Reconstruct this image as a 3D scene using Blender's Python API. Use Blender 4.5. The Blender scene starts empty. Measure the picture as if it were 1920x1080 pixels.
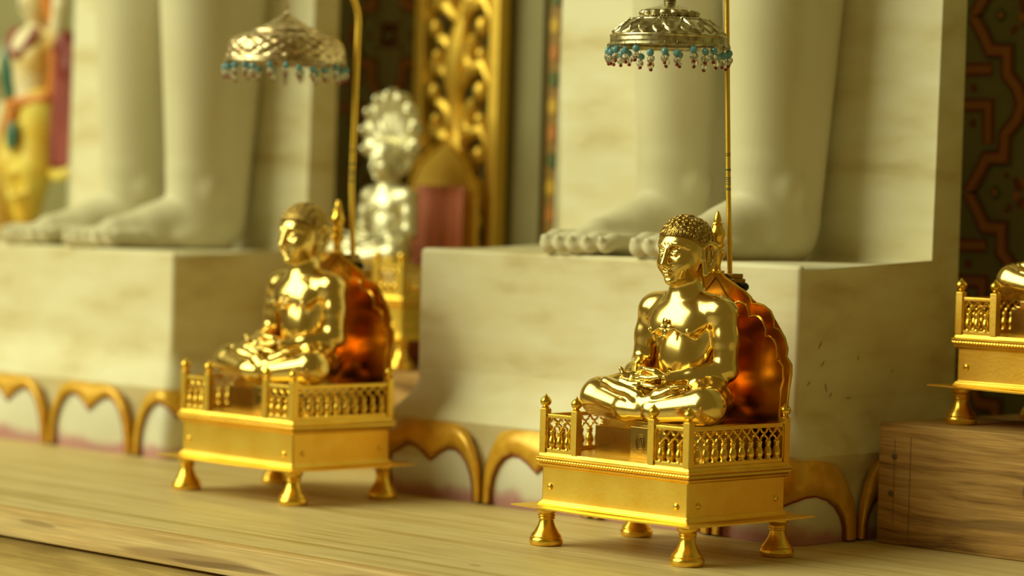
import bpy, bmesh, math, random
import numpy as np
from mathutils import Vector, Matrix

S = bpy.context.scene
COL = S.collection
random.seed(7)
PI = math.pi

# ------------------------------------------------------------------ camera
A45 = math.radians(45)
PITCH, ROLL = 0.031049, 0.028411
CAMP = Vector((1.8817, -2.1032, 0.3469))
def _b(x, y, z):
    c = math.sqrt(.5)
    return Vector((c * x - c * y, c * x + c * y, z))
fwd = _b(0, math.cos(PITCH), -math.sin(PITCH))
r0 = _b(1, 0, 0)
u0 = _b(0, math.sin(PITCH), math.cos(PITCH))
rt = r0 * math.cos(ROLL) + u0 * math.sin(ROLL)
up = -r0 * math.sin(ROLL) + u0 * math.cos(ROLL)
cam = bpy.data.cameras.new('camera')
camo = bpy.data.objects.new('camera', cam)
COL.objects.link(camo)
M = Matrix.Identity(4)
for i in range(3):
    M[i][0], M[i][1], M[i][2], M[i][3] = rt[i], up[i], -fwd[i], CAMP[i]
camo.matrix_world = M
cam.sensor_fit = 'HORIZONTAL'
cam.sensor_width = 36
cam.lens = 5278.9 / 1920 * 36
cam.clip_start = .05
cam.clip_end = 60
cam.dof.use_dof = True
cam.dof.focus_distance = 2.795
cam.dof.aperture_fstop = 2.9
S.camera = camo

# ------------------------------------------------------------------ world and light
w = bpy.data.worlds.new('world')
S.world = w
w.use_nodes = True
wb = w.node_tree.nodes['Background']
wb.inputs[0].default_value = (1.0, .70, .15, 1)
wb.inputs[1].default_value = .17

def area(name, loc, target, size, size_y, energy, color):
    l = bpy.data.lights.new(name, 'AREA')
    l.shape = 'RECTANGLE'
    l.size, l.size_y = size, size_y
    l.energy = energy
    l.color = color
    o = bpy.data.objects.new(name, l)
    COL.objects.link(o)
    o.location = loc
    o.rotation_euler = (Vector(target) - Vector(loc)).to_track_quat('-Z', 'Y').to_euler()
    return o
KEY = (.98, .98, .57)
area('doorway_daylight', (-4.0, -4.9, 4.3), (-.3, .1, .25), 6.2, 5.6, 665, KEY)

S.view_settings.view_transform = 'Standard'
S.view_settings.look = 'None'
S.view_settings.exposure = -0.07
S.view_settings.gamma = 1.0
S.view_settings.use_curve_mapping = False

# ------------------------------------------------------------------ materials
def mat(name, color, rough=.5, metal=0.0, bump=None, noise=None, spec=None, coat=0, trans=0, sheen=0, alpha=1):
    """bump=(scale, strength, stretch) ; noise=(scale, [(pos,color)...], stretch)"""
    m = bpy.data.materials.new(name)
    m.use_nodes = True
    nt = m.node_tree
    b = nt.nodes['Principled BSDF']
    b.inputs['Base Color'].default_value = (*color, 1)
    b.inputs['Roughness'].default_value = rough
    b.inputs['Metallic'].default_value = metal
    if spec is not None: b.inputs['Specular IOR Level'].default_value = spec
    if coat: b.inputs['Coat Weight'].default_value = coat
    if trans: b.inputs['Transmission Weight'].default_value = trans
    tc = nt.nodes.new('ShaderNodeTexCoord')
    if noise:
        sc, ramp, st = noise
        mp = nt.nodes.new('ShaderNodeMapping'); mp.inputs['Scale'].default_value = st
        n = nt.nodes.new('ShaderNodeTexNoise'); n.inputs['Scale'].default_value = sc
        n.inputs['Detail'].default_value = 6
        cr = nt.nodes.new('ShaderNodeValToRGB')
        el = cr.color_ramp.elements
        el[0].position, el[0].color = ramp[0][0], (*ramp[0][1], 1)
        el[1].position, el[1].color = ramp[-1][0], (*ramp[-1][1], 1)
        for p, c in ramp[1:-1]:
            e = el.new(p); e.color = (*c, 1)
        nt.links.new(tc.outputs['Object'], mp.inputs[0])
        nt.links.new(mp.outputs[0], n.inputs['Vector'])
        nt.links.new(n.outputs['Fac'], cr.inputs[0])
        nt.links.new(cr.outputs[0], b.inputs['Base Color'])
    if bump:
        sc, stg, st = bump
        mp = nt.nodes.new('ShaderNodeMapping'); mp.inputs['Scale'].default_value = st
        n = nt.nodes.new('ShaderNodeTexNoise'); n.inputs['Scale'].default_value = sc
        n.inputs['Detail'].default_value = 4
        bp = nt.nodes.new('ShaderNodeBump'); bp.inputs['Strength'].default_value = stg
        bp.inputs['Distance'].default_value = .001
        nt.links.new(tc.outputs['Object'], mp.inputs[0])
        nt.links.new(mp.outputs[0], n.inputs['Vector'])
        nt.links.new(n.outputs['Fac'], bp.inputs['Height'])
        nt.links.new(bp.outputs[0], b.inputs['Normal'])
    return m

def wood_mat(name, cols, scale=(1.2, 14, 30), rough=.5, knots=(), warp_amt=.016):
    """long grain along local X; knots = list of object-space centres (x,y,z,radius)"""
    m = bpy.data.materials.new(name); m.use_nodes = True
    nt = m.node_tree; N = nt.nodes; L = nt.links
    b = N['Principled BSDF']; b.inputs['Roughness'].default_value = rough
    b.inputs['Specular IOR Level'].default_value = .3
    tc = N.new('ShaderNodeTexCoord')
    warp = N.new('ShaderNodeTexNoise'); warp.inputs['Scale'].default_value = 5
    mp0 = N.new('ShaderNodeMapping'); mp0.inputs['Scale'].default_value = (.6, 2, 2)
    L.new(tc.outputs['Object'], mp0.inputs[0]); L.new(mp0.outputs[0], warp.inputs['Vector'])
    add = N.new('ShaderNodeVectorMath'); add.operation = 'MULTIPLY_ADD'
    add.inputs[1].default_value = (0, warp_amt, warp_amt)
    L.new(warp.outputs['Color'], add.inputs[0]); L.new(tc.outputs['Object'], add.inputs[2])
    vec = add.outputs[0]
    mp = N.new('ShaderNodeMapping'); mp.inputs['Scale'].default_value = scale
    L.new(vec, mp.inputs[0])
    n = N.new('ShaderNodeTexNoise'); n.inputs['Scale'].default_value = 2.2
    n.inputs['Detail'].default_value = 9; n.inputs['Roughness'].default_value = .62
    L.new(mp.outputs[0], n.inputs['Vector'])
    cr = N.new('ShaderNodeValToRGB'); el = cr.color_ramp.elements
    el[0].position, el[0].color = cols[0][0], (*cols[0][1], 1)
    el[1].position, el[1].color = cols[-1][0], (*cols[-1][1], 1)
    for p, c in cols[1:-1]:
        e = el.new(p); e.color = (*c, 1)
    L.new(n.outputs['Fac'], cr.inputs[0])
    # fine fibres
    mp2 = N.new('ShaderNodeMapping'); mp2.inputs['Scale'].default_value = (12, 500, 500)
    L.new(tc.outputs['Object'], mp2.inputs[0])
    n2 = N.new('ShaderNodeTexNoise'); n2.inputs['Scale'].default_value = 1; n2.inputs['Detail'].default_value = 3
    L.new(mp2.outputs[0], n2.inputs['Vector'])
    mx = N.new('ShaderNodeMix'); mx.data_type = 'RGBA'; mx.blend_type = 'MULTIPLY'
    mr = N.new('ShaderNodeMapRange'); mr.inputs[1].default_value = .35; mr.inputs[2].default_value = .7
    mr.inputs[3].default_value = .72; mr.inputs[4].default_value = 1.08
    L.new(n2.outputs['Fac'], mr.inputs[0])
    mx.inputs[0].default_value = .8
    L.new(cr.outputs[0], mx.inputs[6]); L.new(mr.outputs[0], mx.inputs[7])
    out = mx.outputs[2]
    for (kx, ky, kz, sx, sy, sz, kc) in knots:
        sub = N.new('ShaderNodeVectorMath'); sub.operation = 'SUBTRACT'; sub.inputs[1].default_value = (kx, ky, kz)
        L.new(add.outputs[0], sub.inputs[0])
        dv = N.new('ShaderNodeVectorMath'); dv.operation = 'DIVIDE'; dv.inputs[1].default_value = (sx, sy, sz)
        L.new(sub.outputs[0], dv.inputs[0])
        ln = N.new('ShaderNodeVectorMath'); ln.operation = 'LENGTH'; L.new(dv.outputs[0], ln.inputs[0])
        r = N.new('ShaderNodeMapRange'); r.interpolation_type = 'SMOOTHSTEP'
        r.inputs[1].default_value = .7; r.inputs[2].default_value = 1.1; r.inputs[3].default_value = .7; r.inputs[4].default_value = 0
        L.new(ln.outputs[1], r.inputs[0])
        m2 = N.new('ShaderNodeMix'); m2.data_type = 'RGBA'
        L.new(r.outputs[0], m2.inputs[0]); L.new(out, m2.inputs[6]); m2.inputs[7].default_value = (*kc, 1)
        out = m2.outputs[2]
    L.new(out, b.inputs['Base Color'])
    bp = N.new('ShaderNodeBump'); bp.inputs['Strength'].default_value = .25; bp.inputs['Distance'].default_value = .0006
    L.new(n2.outputs['Fac'], bp.inputs['Height']); L.new(bp.outputs[0], b.inputs['Normal'])
    return m

MARBLE = mat('marble', (.8, .78, .66), .42, noise=(9, [(.3, (.70, .63, .42)), (.5, (.80, .76, .60)), (.7, (.86, .83, .70))], (1, 1, 1)), bump=(60, .12, (1, 1, 1)), spec=.35)
MARBLE_ST = mat('marble_statue', (.8, .78, .66), .5, noise=(5, [(.3, (.66, .61, .43)), (.6, (.74, .70, .54))], (1, 1, 1)), spec=.3)
MARBLE_OLD = mat('marble_stained', (.8, .78, .66), .5, noise=(9, [(.30, (.58, .49, .27)), (.45, (.74, .68, .47)), (.62, (.81, .78, .61))], (.7, 1, 2.2)), bump=(80, .2, (1, 1, 2)), spec=.3)
BRASS = mat('polished_brass', (.85, .64, .22), .19, 1)
BRASS_D = mat('aged_brass', (.33, .21, .06), .32, 1)
BRASS_C = mat('curl_brass', (.62, .44, .14), .25, 1)
BRASS_ENG = mat('engraved_brass', (.46, .31, .08), .26, 1, bump=(500, .12, (1, 1, 1)))
GOLD = mat('satin_gold', (.93, .62, .10), .40, 1, noise=(26, [(.3, (.88, .55, .07)), (.7, (.97, .70, .14))], (1, 1, 1)), bump=(260, .18, (1, 1, 1)))
GOLD_S = mat('shiny_gold', (.91, .61, .10), .24, 1)
COPPER = mat('copper_gold_sheet', (.66, .29, .03), .22, 1, bump=(16, .55, (1, 1, .15)))
SILVER = mat('aged_silver', (.60, .54, .36), .30, 1, noise=(160, [(.35, (.34, .29, .16)), (.6, (.66, .60, .42))], (1, 1, 1)))
SILVER_B = mat('bright_silver', (.78, .74, .54), .44, 1)
SILVER2 = mat('tarnished_silver', (.70, .55, .34), .36, 1, noise=(120, [(.35, (.42, .30, .15)), (.6, (.80, .66, .44))], (1, 1, 1)))
PAINT_G = mat('gold_paint', (.80, .47, .04), .30, .25, noise=(60, [(.35, (.70, .38, .03)), (.65, (.86, .52, .06))], (1, 1, 1)))
BLUE = mat('blue_bead', (.22, .55, .72), .08, trans=.45)
CLEAR = mat('clear_bead', (.95, .92, .86), .05, trans=.88)
RED = mat('red_bead', (.30, .03, .02), .2)
WIRE = mat('dark_wire', (.22, .18, .10), .35, .9)
BLACK = mat('black_knob', (.015, .015, .012), .25)
TAPE = mat('green_tape', (.12, .16, .08), .5)

CHIP = mat('dark_chip', (.30, .22, .08), .8)
def add_pink_stain(m, z0, z1, col=(.50, .20, .26)):
    """pink wash where the petals meet the shelf (pigment on the stone)"""
    nt = m.node_tree; N = nt.nodes; L = nt.links
    b = N['Principled BSDF']; src = b.inputs['Base Color'].links[0].from_socket
    g = N.new('ShaderNodeNewGeometry'); sp = N.new('ShaderNodeSeparateXYZ'); L.new(g.outputs['Position'], sp.inputs[0])
    nz = N.new('ShaderNodeTexNoise'); nz.inputs['Scale'].default_value = 22
    L.new(g.outputs['Position'], nz.inputs['Vector'])
    ma = N.new('ShaderNodeMath'); ma.operation = 'MULTIPLY_ADD'; ma.inputs[1].default_value = -.035
    L.new(nz.outputs['Fac'], ma.inputs[0]); L.new(sp.outputs[2], ma.inputs[2])
    mr = N.new('ShaderNodeMapRange'); mr.interpolation_type = 'SMOOTHSTEP'
    mr.inputs[1].default_value = z0; mr.inputs[2].default_value = z1; mr.inputs[3].default_value = .85; mr.inputs[4].default_value = 0
    L.new(ma.outputs[0], mr.inputs[0])
    mx = N.new('ShaderNodeMix'); mx.data_type = 'RGBA'
    L.new(mr.outputs[0], mx.inputs[0]); L.new(src, mx.inputs[6]); mx.inputs[7].default_value = (*col, 1)
    L.new(mx.outputs[2], b.inputs['Base Color'])
PETAL = mat('petal_marble', (.8, .78, .7), .35, noise=(7, [(.3, (.66, .66, .56)), (.7, (.80, .80, .72))], (1, 1, 1)), spec=.4)
add_pink_stain(PETAL, -.014, .006)

# ------------------------------------------------------------------ object helpers
def link(o, parent=None):
    COL.objects.link(o)
    if parent is not None: o.parent = parent
    return o
def tag(o, label=None, cat=None, group=None, kind=None):
    if label: o['label'] = label
    if cat: o['category'] = cat
    if group: o['group'] = group
    if kind: o['kind'] = kind
    return o
def thing(name, label, cat, loc=(0, 0, 0), rz=0, group=None):
    o = bpy.data.objects.new(name, None)
    o.empty_display_size = .02
    o.location = loc; o.rotation_euler = (0, 0, rz)
    link(o); return tag(o, label, cat, group)
WN = {'pedestal_with_slab', 'box_body', 'cornice', 'lower_molding', 'top_plank', 'front_edge', 'lower_board', 'timber', 'post', 'plinth', 'plinth_step', 'front_plate', 'stile', 'railing', 'plate', 'clamp'}
def obj(name, bm, m, parent=None, smooth=True, loc=None, rot=None):
    if isinstance(bm, bmesh.types.BMesh):
        me = bpy.data.meshes.new(name)
        bmesh.ops.recalc_face_normals(bm, faces=bm.faces)
        bm.to_mesh(me); bm.free()
        me.materials.append(m)
        if smooth:
            me.shade_smooth()
            me.set_sharp_from_angle(angle=math.radians(42))
    else:
        me = bm
    o = bpy.data.objects.new(name, me)
    if loc is not None: o.location = loc
    if rot is not None: o.rotation_euler = rot
    if name in WN:
        q = o.modifiers.new('weighted_normals', 'WEIGHTED_NORMAL'); q.keep_sharp = True; q.weight = 80
    return link(o, parent)
def copy_tree(o, parent=None):
    c = o.copy(); COL.objects.link(c)
    if parent is not None: c.parent = parent
    for ch in o.children: copy_tree(ch, c)
    return c

def box(bm, x0, x1, y0, y1, z0, z1, bev=0, seg=2):
    v = [bm.verts.new(p) for p in ((x0, y0, z0), (x1, y0, z0), (x1, y1, z0), (x0, y1, z0), (x0, y0, z1), (x1, y0, z1), (x1, y1, z1), (x0, y1, z1))]
    fs = [bm.faces.new([v[i] for i in f]) for f in ((3, 2, 1, 0), (4, 5, 6, 7), (0, 1, 5, 4), (1, 2, 6, 5), (2, 3, 7, 6), (3, 0, 4, 7))]
    if bev:
        es = list({e for f in fs for e in f.edges})
        bmesh.ops.bevel(bm, geom=es, offset=bev, segments=seg, profile=.5, affect='EDGES')
    return bm
def lathe(bm, prof, cx=0, cy=0, seg=24, fn=None):
    rings = []
    for r, z in prof:
        if r < 1e-6:
            rings.append([bm.verts.new((cx, cy, z))]); continue
        ring = []
        for i in range(seg):
            a = 2 * PI * i / seg
            rr, zz = (r, z) if fn is None else fn(r, z, a)
            ring.append(bm.verts.new((cx + rr * math.cos(a), cy + rr * math.sin(a), zz)))
        rings.append(ring)
    for a, b in zip(rings, rings[1:]):
        n = max(len(a), len(b))
        for i in range(n):
            j = (i + 1) % n
            if len(a) == 1 and len(b) == 1: break
            if len(a) == 1: bm.faces.new((a[0], b[i], b[j]))
            elif len(b) == 1: bm.faces.new((a[i], a[j], b[0]))
            else: bm.faces.new((a[i], a[j], b[j], b[i]))
    for rg in (rings[0], rings[-1]):
        if len(rg) > 2:
            try: bm.faces.new(rg)
            except ValueError: pass
    return bm
def tube(bm, pts, r, seg=8, closed=False, caps=True):
    """r number or list"""
    pts = [Vector(p) for p in pts]; n = len(pts)
    rs = r if isinstance(r, (list, tuple)) else [r] * n
    rings = []; prev = None
    for i, p in enumerate(pts):
        if closed: t = pts[(i + 1) % n] - pts[i - 1]
        else: t = pts[min(i + 1, n - 1)] - pts[max(i - 1, 0)]
        t.normalize()
        if prev is None:
            nrm = t.orthogonal().normalized()
        else:
            nrm = prev - t * prev.dot(t)
            nrm = nrm.normalized() if nrm.length > 1e-9 else t.orthogonal().normalized()
        prev = nrm; bn = t.cross(nrm)
        rings.append([bm.verts.new(p + (nrm * math.cos(2 * PI * k / seg) + bn * math.sin(2 * PI * k / seg)) * rs[i]) for k in range(seg)])
    m = n if closed else n - 1
    for i in range(m):
        a, b = rings[i], rings[(i + 1) % n]
        off = 0
        if closed and i == n - 1:
            off = min(range(seg), key=lambda s: (a[0].co - b[s].co).length)
        for k in range(seg):
            bm.faces.new((a[k], a[(k + 1) % seg], b[(k + 1 + off) % seg], b[(k + off) % seg]))
    if caps and not closed:
        bm.faces.new(rings[0][::-1]); bm.faces.new(rings[-1])
    return bm
def prism(bm, pts, y0, y1, bev=0):
    """polygon in (x,z) extruded along y"""
    a = [bm.verts.new((x, y0, z)) for x, z in pts]
    b = [bm.verts.new((x, y1, z)) for x, z in pts]
    n = len(pts)
    f0 = bm.faces.new(a); f1 = bm.faces.new(b[::-1])
    for i in range(n):
        bm.faces.new((a[i], b[i], b[(i + 1) % n], a[(i + 1) % n]))
    if bev:
        es = list(f0.edges) + list(f1.edges)
        bmesh.ops.bevel(bm, geom=es, offset=bev, segments=2, profile=.5, affect='EDGES')
    return bm
def sphere(bm, c, r, u=16, v=10, rx=1, ry=1, rz=1):
    g = bmesh.ops.create_uvsphere(bm, u_segments=u, v_segments=v, radius=r)
    for q in g['verts']:
        q.co = Vector((q.co.x * rx + c[0], q.co.y * ry + c[1], q.co.z * rz + c[2]))
    return bm
NB = bmesh.new

# ------------------------------------------------------------------ signed distance modelling
def warp_axis(lo, hi, segs):
    """segs: list of (from, to, step) sorted; coarse elsewhere handled by caller"""
    out = []
    for a, b, s in segs:
        n = max(1, int(round((b - a) / s)))
        out += list(np.linspace(a, b, n, endpoint=False))
    out.append(segs[-1][1])
    return np.array(out)
class Field:
    def __init__(self, xs, ys, zs):
        self.a = [xs, ys, zs]
        self.F = np.full((len(xs), len(ys), len(zs)), .05, np.float32)
    def _sl(self, lo, hi, pad):
        s = []
        for k in range(3):
            i0 = np.searchsorted(self.a[k], lo[k] - pad); i1 = np.searchsorted(self.a[k], hi[k] + pad)
            s.append(slice(i0, max(i1, i0 + 1)))
        return tuple(s)
    def apply(self, fn, lo, hi, k, mode):
        s = self._sl(lo, hi, k + .004)
        X = self.a[0][s[0]][:, None, None]; Y = self.a[1][s[1]][None, :, None]; Z = self.a[2][s[2]][None, None, :]
        if 0 in (X.size, Y.size, Z.size): return
        d = fn(X, Y, Z).astype(np.float32); F = self.F[s]
        if mode == 'u':
            if k > 0:
                h = np.maximum(k - np.abs(F - d), 0) / k
                self.F[s] = np.minimum(F, d) - h * h * k * .25
            else: self.F[s] = np.minimum(F, d)
        else:
            d = -d
            if k > 0:
                h = np.maximum(k - np.abs(F - d), 0) / k
                self.F[s] = np.maximum(F, d) + h * h * k * .25
            else: self.F[s] = np.maximum(F, d)
    def cap(self, a, b, r1, r2=None, k=.004, mode='u'):
        r2 = r1 if r2 is None else r2
        a = np.array(a, float); b = np.array(b, float); ba = b - a; L = max(ba @ ba, 1e-12)
        def fn(X, Y, Z):
            px, py, pz = X - a[0], Y - a[1], Z - a[2]
            t = np.clip((px * ba[0] + py * ba[1] + pz * ba[2]) / L, 0, 1)
            return np.sqrt((px - t * ba[0]) ** 2 + (py - t * ba[1]) ** 2 + (pz - t * ba[2]) ** 2) - (r1 + (r2 - r1) * t)
        R = max(r1, r2)
        self.apply(fn, np.minimum(a, b) - R, np.maximum(a, b) + R, k, mode)
    def chain(self, pts, rs, k=.004, mode='u'):
        for i in range(len(pts) - 1): self.cap(pts[i], pts[i + 1], rs[i], rs[i + 1], k, mode)
    def ell(self, c, r, rot=(0, 0, 0), k=.004, mode='u'):
        c = np.array(c, float); r = np.array(r, float)
        from mathutils import Euler
        Rm = np.array(Euler(rot).to_matrix())
        def fn(X, Y, Z):
            px, py, pz = X - c[0], Y - c[1], Z - c[2]
            q = [Rm[0][i] * px + Rm[1][i] * py + Rm[2][i] * pz for i in range(3)]
            k0 = np.sqrt((q[0] / r[0]) ** 2 + (q[1] / r[1]) ** 2 + (q[2] / r[2]) ** 2)
            k1 = np.sqrt((q[0] / r[0] ** 2) ** 2 + (q[1] / r[1] ** 2) ** 2 + (q[2] / r[2] ** 2) ** 2)
            return k0 * (k0 - 1) / np.maximum(k1, 1e-6)
        ext = np.sqrt((Rm ** 2) @ (r ** 2))
        self.apply(fn, c - ext, c + ext, k, mode)
    def sym_cap(self, a, b, *args, **kw):
        self.cap(a, b, *args, **kw); self.cap((-a[0], a[1], a[2]), (-b[0], b[1], b[2]), *args, **kw)
    def sym_ell(self, c, r, rot=(0, 0, 0), **kw):
        self.ell(c, r, rot, **kw); self.ell((-c[0], c[1], c[2]), r, (rot[0], -rot[1], -rot[2]), **kw)
    def sym_chain(self, pts, rs, **kw):
        self.chain(pts, rs, **kw); self.chain([(-p[0], p[1], p[2]) for p in pts], rs, **kw)
    def mesh(self, name, m, smooth=.6):
        F = self.F; xs, ys, zs = self.a
        s = F < 0
        nx, ny, nz = F.shape
        P = np.zeros((nx - 1, ny - 1, nz - 1, 3), np.float32); C = np.zeros((nx - 1, ny - 1, nz - 1), np.float32)
        cor = [xs, ys, zs]
        def sh(i, j, k): return (slice(i, nx - 1 + i), slice(j, ny - 1 + j), slice(k, nz - 1 + k))
        c0 = s[sh(0, 0, 0)]; anyd = np.zeros_like(c0)
        for i in (0, 1):
            for j in (0, 1):
                for k in (0, 1): anyd |= (s[sh(i, j, k)] != c0)
        idx = np.argwhere(anyd)
        I, J, K = idx.T
        acc = np.zeros((len(idx), 3)); cnt = np.zeros(len(idx))
        for ax in range(3):
            o1, o2 = [a for a in range(3) if a != ax]
            for d1 in (0, 1):
                for d2 in (0, 1):
                    off = [0, 0, 0]; off[o1] = d1; off[o2] = d2
                    A = [I + off[0], J + off[1], K + off[2]]
                    B = list(A); B[ax] = A[ax] + 1
                    fa = F[A[0], A[1], A[2]]; fb = F[B[0], B[1], B[2]]
                    msk = (fa < 0) != (fb < 0)
                    t = np.where(msk, fa / np.where(msk, fa - fb, 1), 0)
                    for q in range(3):
                        va = cor[q][A[q]]; vb = cor[q][B[q]]
                        acc[:, q] += np.where(msk, va + (vb - va) * t, 0)
                    cnt += msk
        V = acc / cnt[:, None]
        ids = np.full((nx - 1, ny - 1, nz - 1), -1, np.int64); ids[I, J, K] = np.arange(len(idx))
        faces = []
        for ax in range(3):
            lo = [slice(None)] * 3; hi = [slice(None)] * 3
            lo[ax] = slice(0, -1); hi[ax] = slice(1, None)
            ch = s[tuple(lo)] != s[tuple(hi)]
            E = np.argwhere(ch)
            o1, o2 = [a for a in range(3) if a != ax]
            E = E[(E[:, o1] > 0) & (E[:, o2] > 0) & (E[:, o1] < F.shape[o1] - 1) & (E[:, o2] < F.shape[o2] - 1)]
            q = []
            for d1, d2 in ((1, 1), (0, 1), (0, 0), (1, 0)):
                e = E.copy(); e[:, o1] -= d1; e[:, o2] -= d2
                q.append(ids[e[:, 0], e[:, 1], e[:, 2]])
            q = np.stack(q, 1)
            inside = s[E[:, 0], E[:, 1], E[:, 2]]
            flip = inside if ax != 1 else ~inside
            q[~flip] = q[~flip][:, ::-1]
            faces.append(q)
        Q = np.concatenate(faces)
        E_ = np.concatenate([Q[:, [i, (i + 1) % 4]] for i in range(4)])
        E_ = np.concatenate([E_, E_[:, ::-1]])
        deg = np.bincount(E_[:, 0], minlength=len(V)).astype(float); deg[deg == 0] = 1
        for lam in (smooth,) * 2:
            if lam:
                for q_ in (lam, -lam * 1.02):
                    A_ = np.stack([np.bincount(E_[:, 0], V[E_[:, 1], c], len(V)) for c in range(3)], 1) / deg[:, None]
                    V = V + (A_ - V) * q_ if q_ < 0 and lam else V + (A_ - V) * lam
        me = bpy.data.meshes.new(name)
        me.vertices.add(len(V)); me.vertices.foreach_set('co', V.astype(np.float32).ravel())
        me.loops.add(len(Q) * 4); me.loops.foreach_set('vertex_index', Q.astype(np.int32).ravel())
        me.polygons.add(len(Q)); me.polygons.foreach_set('loop_start', np.arange(len(Q), dtype=np.int32) * 4)
        me.update(calc_edges=True)
        me.shade_smooth(); me.materials.append(m)
        return me

# ------------------------------------------------------------------ setting: walls, floor, shelf
WALLV = .62
WALLM = mat('painted_plaster', (.28, .26, .13), .45, noise=(6, [(.3, (.23, .21, .09)), (.7, (.32, .30, .16))], (1, 1, 1)))
bm = NB(); box(bm, -4.5, 2.5, WALLV, WALLV + .12, -.8, 2.6)
wall_back = tag(obj('wall_back', bm, WALLM, smooth=False), kind='structure')
FLOORM = mat('stone_floor', (.30, .26, .18), .35, noise=(3, [(.3, (.24, .2, .13)), (.7, (.38, .33, .24))], (1, 1, 1)))
bm = NB(); box(bm, -4.5, 4.5, -5.5, WALLV + .12, -.85, -.8)
tag(obj('floor', bm, FLOORM, smooth=False), kind='structure')

# tile ornament on the back wall: flat ribbons, each a piece of its own
ORN = {k: mat('tile_' + k, c, .35) for k, c in dict(orange=(.50, .20, .05), red=(.26, .07, .03), green=(.10, .14, .05), amber=(.62, .40, .06)).items()}
def ribbon(bm, pts, w0, y, th=.0012, closed=False):
    n = len(pts); P = [Vector((p[0], 0, p[1])) for p in pts]
    L_, R_ = [], []
    for i in range(n):
        a = P[(i - 1) % n] if (closed or i > 0) else P[i]; b = P[(i + 1) % n] if (closed or i < n - 1) else P[i]
        d1 = (P[i] - a); d2 = (b - P[i])
        d1 = d1.normalized() if d1.length > 1e-9 else d2.normalized()
        d2 = d2.normalized() if d2.length > 1e-9 else d1
        t = (d1 + d2).normalized(); nn = Vector((-t.z, 0, t.x))
        sc = 1 / max(.5, nn.dot(Vector((-d1.z, 0, d1.x))))
        L_.append(P[i] + nn * w0 / 2 * sc); R_.append(P[i] - nn * w0 / 2 * sc)
    vs = [[bm.verts.new((p.x, yy, p.z)) for p in q] for q in (L_, R_) for yy in (y, y - th)]
    lb, lf, rb, rf = vs
    for i in range(n if closed else n - 1):
        j = (i + 1) % n
        bm.faces.new((lf[i], lf[j], rf[j], rf[i])); bm.faces.new((lb[i], lb[j], lf[j], lf[i])); bm.faces.new((rf[i], rf[j], rb[j], rb[i]))
    return bm
PER = .2066; Z0 = .4750
half = [(-.0136, .0), (-.0203, .0185), (-.0358, .035), (-.0366, .062), (-.0605, .063), (-.0716, .082), (-.0854, .1033)]
path = [(x, -z) for x, z in reversed(half[1:])] + half
TP = [(-.1005, .0412), (-.0571, .0412)]
def ornament(u0, k, mir):
    zc = Z0 + PER * k
    f = lambda pts: [(u0 + (-x if mir else x), zc + z) for x, z in pts]
    for w_, m_, dy in ((.0205, 'green', .0), (.0170, 'red', .0012), (.0095, 'orange', .0024)):
        obj('ornament_band', ribbon(NB(), f(path), w_, WALLV - dy, .0012), ORN[m_], wall_back, smooth=False)
    for pts in ([(-.104, .041), (-.058, .041)], [(-.104, -.001), (-.0615, -.001), (-.0600, -.046)]):
        for w_, m_, dy in ((.0165, 'red', .0), (.0085, 'orange', .0012)):
            obj('ornament_bar', ribbon(NB(), f(pts), w_, WALLV - dy, .0012), ORN[m_], wall_back, smooth=False)
    # corner buds between the lobes
    for cx, cz, r, m_ in ((-.0476, .104, .0085, 'green'), (-.0476, .104, .0048, 'orange'), (-.083, .0195, .0055, 'red'), (-.083, -.0222, .0055, 'red'),
                          (-.0270, .088, .0042, 'red'), (-.0200, .118, .0042, 'red'), (-.0320, .124, .0036, 'red'), (-.0310, .083, .0032, 'red')):
        p = [(cx + r * math.cos(a) * (1 if abs(math.cos(a)) > .9 or abs(math.sin(a)) > .9 else .8), cz + r * math.sin(a) * (1 if abs(math.cos(a)) > .9 or abs(math.sin(a)) > .9 else .8)) for a in [i * PI / 4 for i in range(8)]]
        b_ = NB(); q = f(p)
        prism(b_, q, WALLV - .0015 - (.0012 if m_ == 'orange' else 0), WALLV + .001)
        obj('ornament_bud', b_, ORN[m_], wall_back, smooth=False)
    for i in range(8):
        a = i * PI / 4 + .2
        cx, cz = -.004 + .0135 * math.cos(a), .1033 + .0135 * math.sin(a)
        b_ = NB(); prism(b_, f([(cx + .006 * math.cos(t), cz + .006 * math.sin(t)) for t in [j * PI / 3 for j in range(6)]]), WALLV - .0015, WALLV + .001)
        obj('ornament_petal', b_, ORN['red' if i % 2 else 'orange'], wall_back, smooth=False)
for k in range(-2, 3):
    ornament(0.0, k, False)
for k in range(-1, 3):
    for c in (-1.10,):
        ornament(c, k, False); ornament(c - .008, k, True)
# narrow border strip beside the right slab and plain pilaster
bm = NB(); box(bm, -.865, -.765, .59, WALLV, -.3, 2.4, .002)
tag(obj('trim_1', bm, mat('olive_stone', (.26, .24, .12), .5, noise=(5, [(.3, (.22, .20, .09)), (.7, (.30, .27, .14))], (1, 1, 1))), smooth=False), kind='structure')
bm = NB(); box(bm, -.760, -.735, .595, WALLV, -.3, 2.4, .001)
strip = tag(obj('trim_2', bm, mat('strip_brown', (.30, .17, .04), .4), smooth=False), kind='structure')
for i in range(26):
    z = .15 + i * .036
    bm = NB(); prism(bm, [(-.7475 + .009 * math.cos(t), z + .012 * math.sin(t)) for t in [j * PI / 3 for j in range(6)]], .5925, .596)
    obj('inlay_lozenge', bm, ORN[('amber', 'green', 'orange')[i % 3]], strip, smooth=False)

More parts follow.
